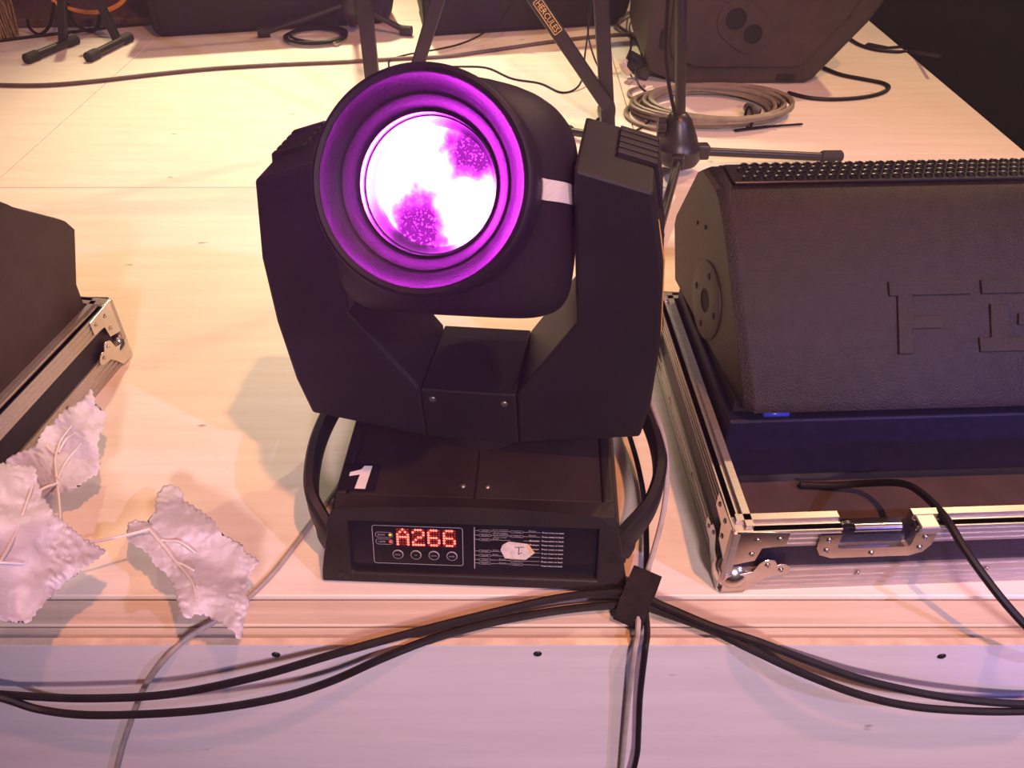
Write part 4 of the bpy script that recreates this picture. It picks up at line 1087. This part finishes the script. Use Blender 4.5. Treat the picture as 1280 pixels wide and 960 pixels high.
# raised border rim following the outline
cxo = sum(p[0] for p in outl) / len(outl); czo = sum(p[1] for p in outl) / len(outl)
inn = [(cxo + (x - cxo) * 0.80, czo + (z - czo) * 0.80) for x, z in outl]
m = MB(); m.prism(inn, lambda x, z: Vector((x, 0.001, z)), lambda x, z: Vector((x * 0.985, -0.010, z)))
sp_ = m.build('side_panel', 'wedge_side', rsx, bevel=0.008, seg=2)
ca = PY(919, 22, SYR) - o0; cb = PY(940, 41, SYR) - o0
mid = (ca + cb) / 2; dd = (cb - ca).normalized(); pp = Vector((-dd.z, 0, dd.x))
pl_ = []
for k in range(24):
    a = 2 * math.pi * k / 24
    q = dd * (0.058 * math.cos(a) + math.copysign(0.022, math.cos(a))) + pp * 0.056 * math.sin(a)
    pl_.append((mid.x + q.x, mid.z + q.z))
m = MB(); m.prism(pl_, lambda x, z: Vector((x, -0.009, z)), lambda x, z: Vector((x, -0.0135, z)))
cup = m.build('socket_plate', 'wedge_side', rsx, bevel=0.002)
for cpt, rr in ((ca, 0.024), (cb, 0.021)):
    m = MB(); m.lathe([(rr + 0.004, 0.012), (rr + 0.003, 0.0155), (rr, 0.0155), (rr * 0.96, 0.0138), (0.0001, 0.0138)], lambda x, y, h: Vector((cpt.x + x, -h, cpt.z + y)), 28, cap=False)
    m.build('socket', 'dark_void', cup, smooth='auto')
for (px, py), ang in (((982, 97), 0), ((1056, 13), -52), ((829, 49), 90)):
    q = PY(px, py, SYR) - o0
    ca_, sa_ = math.cos(R(ang)), math.sin(R(ang))
    m = MB()
    def sl(x, y, h): return Vector((q.x + x * ca_ - y * sa_, -0.001 - h, q.z + x * sa_ + y * ca_))
    ring2d(m, rrect(-0.026, -0.009, 0.026, 0.009, 0.008), 0.003, lambda x, y, h: sl(x, y, 0.003))
    m.prism(rrect(-0.026, -0.009, 0.026, 0.009, 0.008), lambda x, y: sl(x, y, -0.001), lambda x, y: sl(x, y, 0.0028))
    m.build('stacking_slot', 'wedge_logo', rsx)
# transparent plug and adaptor beside it
pc = P(781, 98)
ad = thing('power_adaptor', 'black power adaptor with clear plug leaning on the rear speaker', 'adaptor', pc)
m = MB(); m.box((0.035, 0.0, 0.035), (0.075, 0.05, 0.045), Matrix.Rotation(R(28), 3, 'Y')); m.build('adaptor_body', 'glossy_black', ad, bevel=0.006)
m = MB(); m.tube([(-0.012, -0.01, 0.05), (0.0, -0.01, 0.035), (0.012, -0.012, 0.02)], [0.012, 0.016, 0.014], 12); m.build('clear_plug', 'clear_plastic', ad, smooth='auto')

# ------------------------------------------------------------------ white fabric leaf garland
gl = thing('fabric_leaf_garland', 'white fabric artificial leaves on wire stems at the lower left', 'artificial leaves', P(60, 690))
go = P(60, 690)
def leaf(outline, veins, zf, label=None, seed=0):
    bm = bmesh.new()
    jag = []
    n_ = len(outline)
    for i in range(n_):
        a = Vector(outline[i]); b = Vector(outline[(i + 1) % n_])
        L_ = (b - a).length; k_ = max(1, int(L_ / 3.6))
        nn = Vector((b.y - a.y, a.x - b.x)).normalized() if L_ > 0 else Vector((0, 0))
        for j in range(k_):
            q = a + (b - a) * (j / k_)
            jag.append(q + nn * ((1.5 if j % 2 else -0.9) + random.uniform(-0.4, 0.4)))
    vs_ = [bm.verts.new((p.x, p.y, 0)) for p in jag]
    bm.faces.new(vs_)
    bmesh.ops.triangulate(bm, faces=bm.faces[:], quad_method='BEAUTY', ngon_method='BEAUTY')
    for it in range(4):
        es = [e for e in bm.edges if e.calc_length() > 7]
        if not es: break
        bmesh.ops.subdivide_edges(bm, edges=es, cuts=1)
        bmesh.ops.triangulate(bm, faces=[f for f in bm.faces if len(f.verts) > 3])
    for it in range(2):
        bmesh.ops.beautify_fill(bm, faces=bm.faces[:], edges=[e for e in bm.edges if not e.is_boundary])
    def zz(x, y):
        c1 = noise.noise(Vector((x * 0.022, y * 0.022, seed))) * 0.014
        c2 = noise.noise(Vector((x * 0.07, y * 0.07, seed + 5))) * 0.0022
        c3 = abs(noise.noise(Vector((x * 0.05 + y * 0.03, y * 0.12 - x * 0.06, seed + 9)))) * 0.005
        return zf(x, y) + c1 + c2 + c3
    for v in bm.verts:
        p = P(v.co.x, v.co.y, zz(v.co.x, v.co.y)) - go
        v.co = p
    bmesh.ops.recalc_face_normals(bm, faces=bm.faces)
    if sum(f.normal.z for f in bm.faces) < 0: bmesh.ops.reverse_faces(bm, faces=bm.faces)
    me = bpy.data.meshes.new('leaf'); bm.to_mesh(me); bm.free()
    me.materials.append(MATS['white_fabric'])
    for p in me.polygons: p.use_smooth = True
    o = kid('leaf', me, gl)
    sd = o.modifiers.new('solid', 'SOLIDIFY'); sd.thickness = 0.0006
    for vn in veins:
        pts = cat_rom([P(x, y, zz(x, y) + 0.0022) - go for x, y in vn], 5)
        nv = len(pts)
        MB().tube(pts, [0.0020 * (1 - 0.55 * i / nv) for i in range(nv)], 6).build('vein', 'vein_wire', o, smooth='auto')
    if label: o['label'] = label
    return zz
def c5(pts): return [(140 + x / 4.365, 590 + y / 4.365) for x, y in pts]
def c6(pts): return [(x / 3.094, 480 + y / 3.094) for x, y in pts]
z2 = leaf(c5([(300, 70), (345, 75), (380, 100), (395, 160), (470, 200), (550, 260), (600, 350), (680, 375), (740, 440), (805, 485), (760, 540), (735, 600), (735, 670), (750, 710), (725, 800), (710, 880), (695, 915), (670, 880), (650, 865), (600, 820), (560, 805), (500, 775), (450, 780), (410, 800), (380, 770), (350, 680), (315, 580), (280, 540), (230, 500), (200, 440), (150, 415), (100, 390), (85, 340), (80, 290), (110, 265), (170, 265), (210, 285), (235, 200), (240, 130), (265, 90)]),
     [c5([(205, 310), (290, 410), (350, 490), (410, 560), (445, 620), (462, 700)]), c5([(250, 370), (310, 375), (370, 380), (455, 440)]), c5([(350, 490), (400, 510), (445, 535)])],
     lambda x, y: 0.062 + 0.0002 * (y - 690), 'crumpled white leaf nearest the stage light', 1)
z1 = leaf(c6([(-260, 330), (-60, 300), (0, 305), (60, 310), (135, 320), (145, 380), (165, 440), (215, 505), (265, 550), (330, 600), (410, 645), (370, 680), (330, 710), (290, 735), (240, 780), (210, 810), (180, 840), (140, 880), (110, 922), (0, 915), (-120, 940), (-240, 860), (-320, 640)]),
     [c6([(-200, 700), (-100, 690), (0, 690), (90, 694)]), c6([(0, 690), (50, 600), (110, 440), (128, 390)])],
     lambda x, y: 0.115 - 0.0003 * (x - 40), 'large bright white leaf at the left frame edge', 2)
z3 = leaf(c6([(20, 300), (60, 270), (130, 250), (160, 205), (170, 170), (205, 150), (240, 110), (290, 80), (325, 55), (352, 18), (370, 80), (410, 115), (400, 160), (385, 200), (378, 240), (385, 310), (380, 345), (340, 365), (280, 410), (240, 420), (160, 440), (60, 400)]),
     [c6([(222, 395), (215, 330), (213, 290), (235, 220), (280, 158)]), c6([(222, 370), (250, 310), (280, 270), (315, 230)]), c6([(225, 265), (255, 215), (290, 188)]), c6([(180, 240), (200, 262), (218, 272)])],
     lambda x, y: 0.060 + 0.0003 * (560 - y), 'pale lavender white leaf beside the left tray', 3)
def stem(pts, r=0.0016):
    MB().tube(cat_rom([P(*p) - go for p in pts], 6), r, 6).build('stem', 'vein_wire', gl, smooth='auto')
stem([(187, 661, 0.067), (165, 667, 0.068), (140, 673, 0.07), (118, 677, 0.075), (90, 680, 0.085), (40, 700, 0.09), (-40, 716, 0.08), (-150, 750, 0.0)])
stem([(72, 608, 0.062), (74, 630, 0.066), (75, 655, 0.072), (70, 685, 0.085)])
stem([(72, 604, 0.062), (50, 613, 0.07), (20, 640, 0.08)])

# ------------------------------------------------------------------ thin volume added over the stage to imitate lens bloom
hz = MB().bx(-4.5, 3.5, -1.0, 6.5, -0.9, 4.4).build('bloom_haze', 'ground')
hm_ = bpy.data.materials.new('haze'); hm_.use_nodes = True
hn = hm_.node_tree; hn.nodes.clear()
ho = hn.nodes.new('ShaderNodeOutputMaterial'); hv = hn.nodes.new('ShaderNodeVolumeScatter')
hv.inputs['Color'].default_value = (1, 1, 1, 1); hv.inputs['Density'].default_value = 0.015; hv.inputs['Anisotropy'].default_value = 0.3
hn.links.new(hv.outputs[0], ho.inputs['Volume'])
hz.data.materials[0] = hm_
hz['kind'] = 'stuff'; tag(hz, 'thin added haze imitating the purple bloom around the lit lens', 'haze')
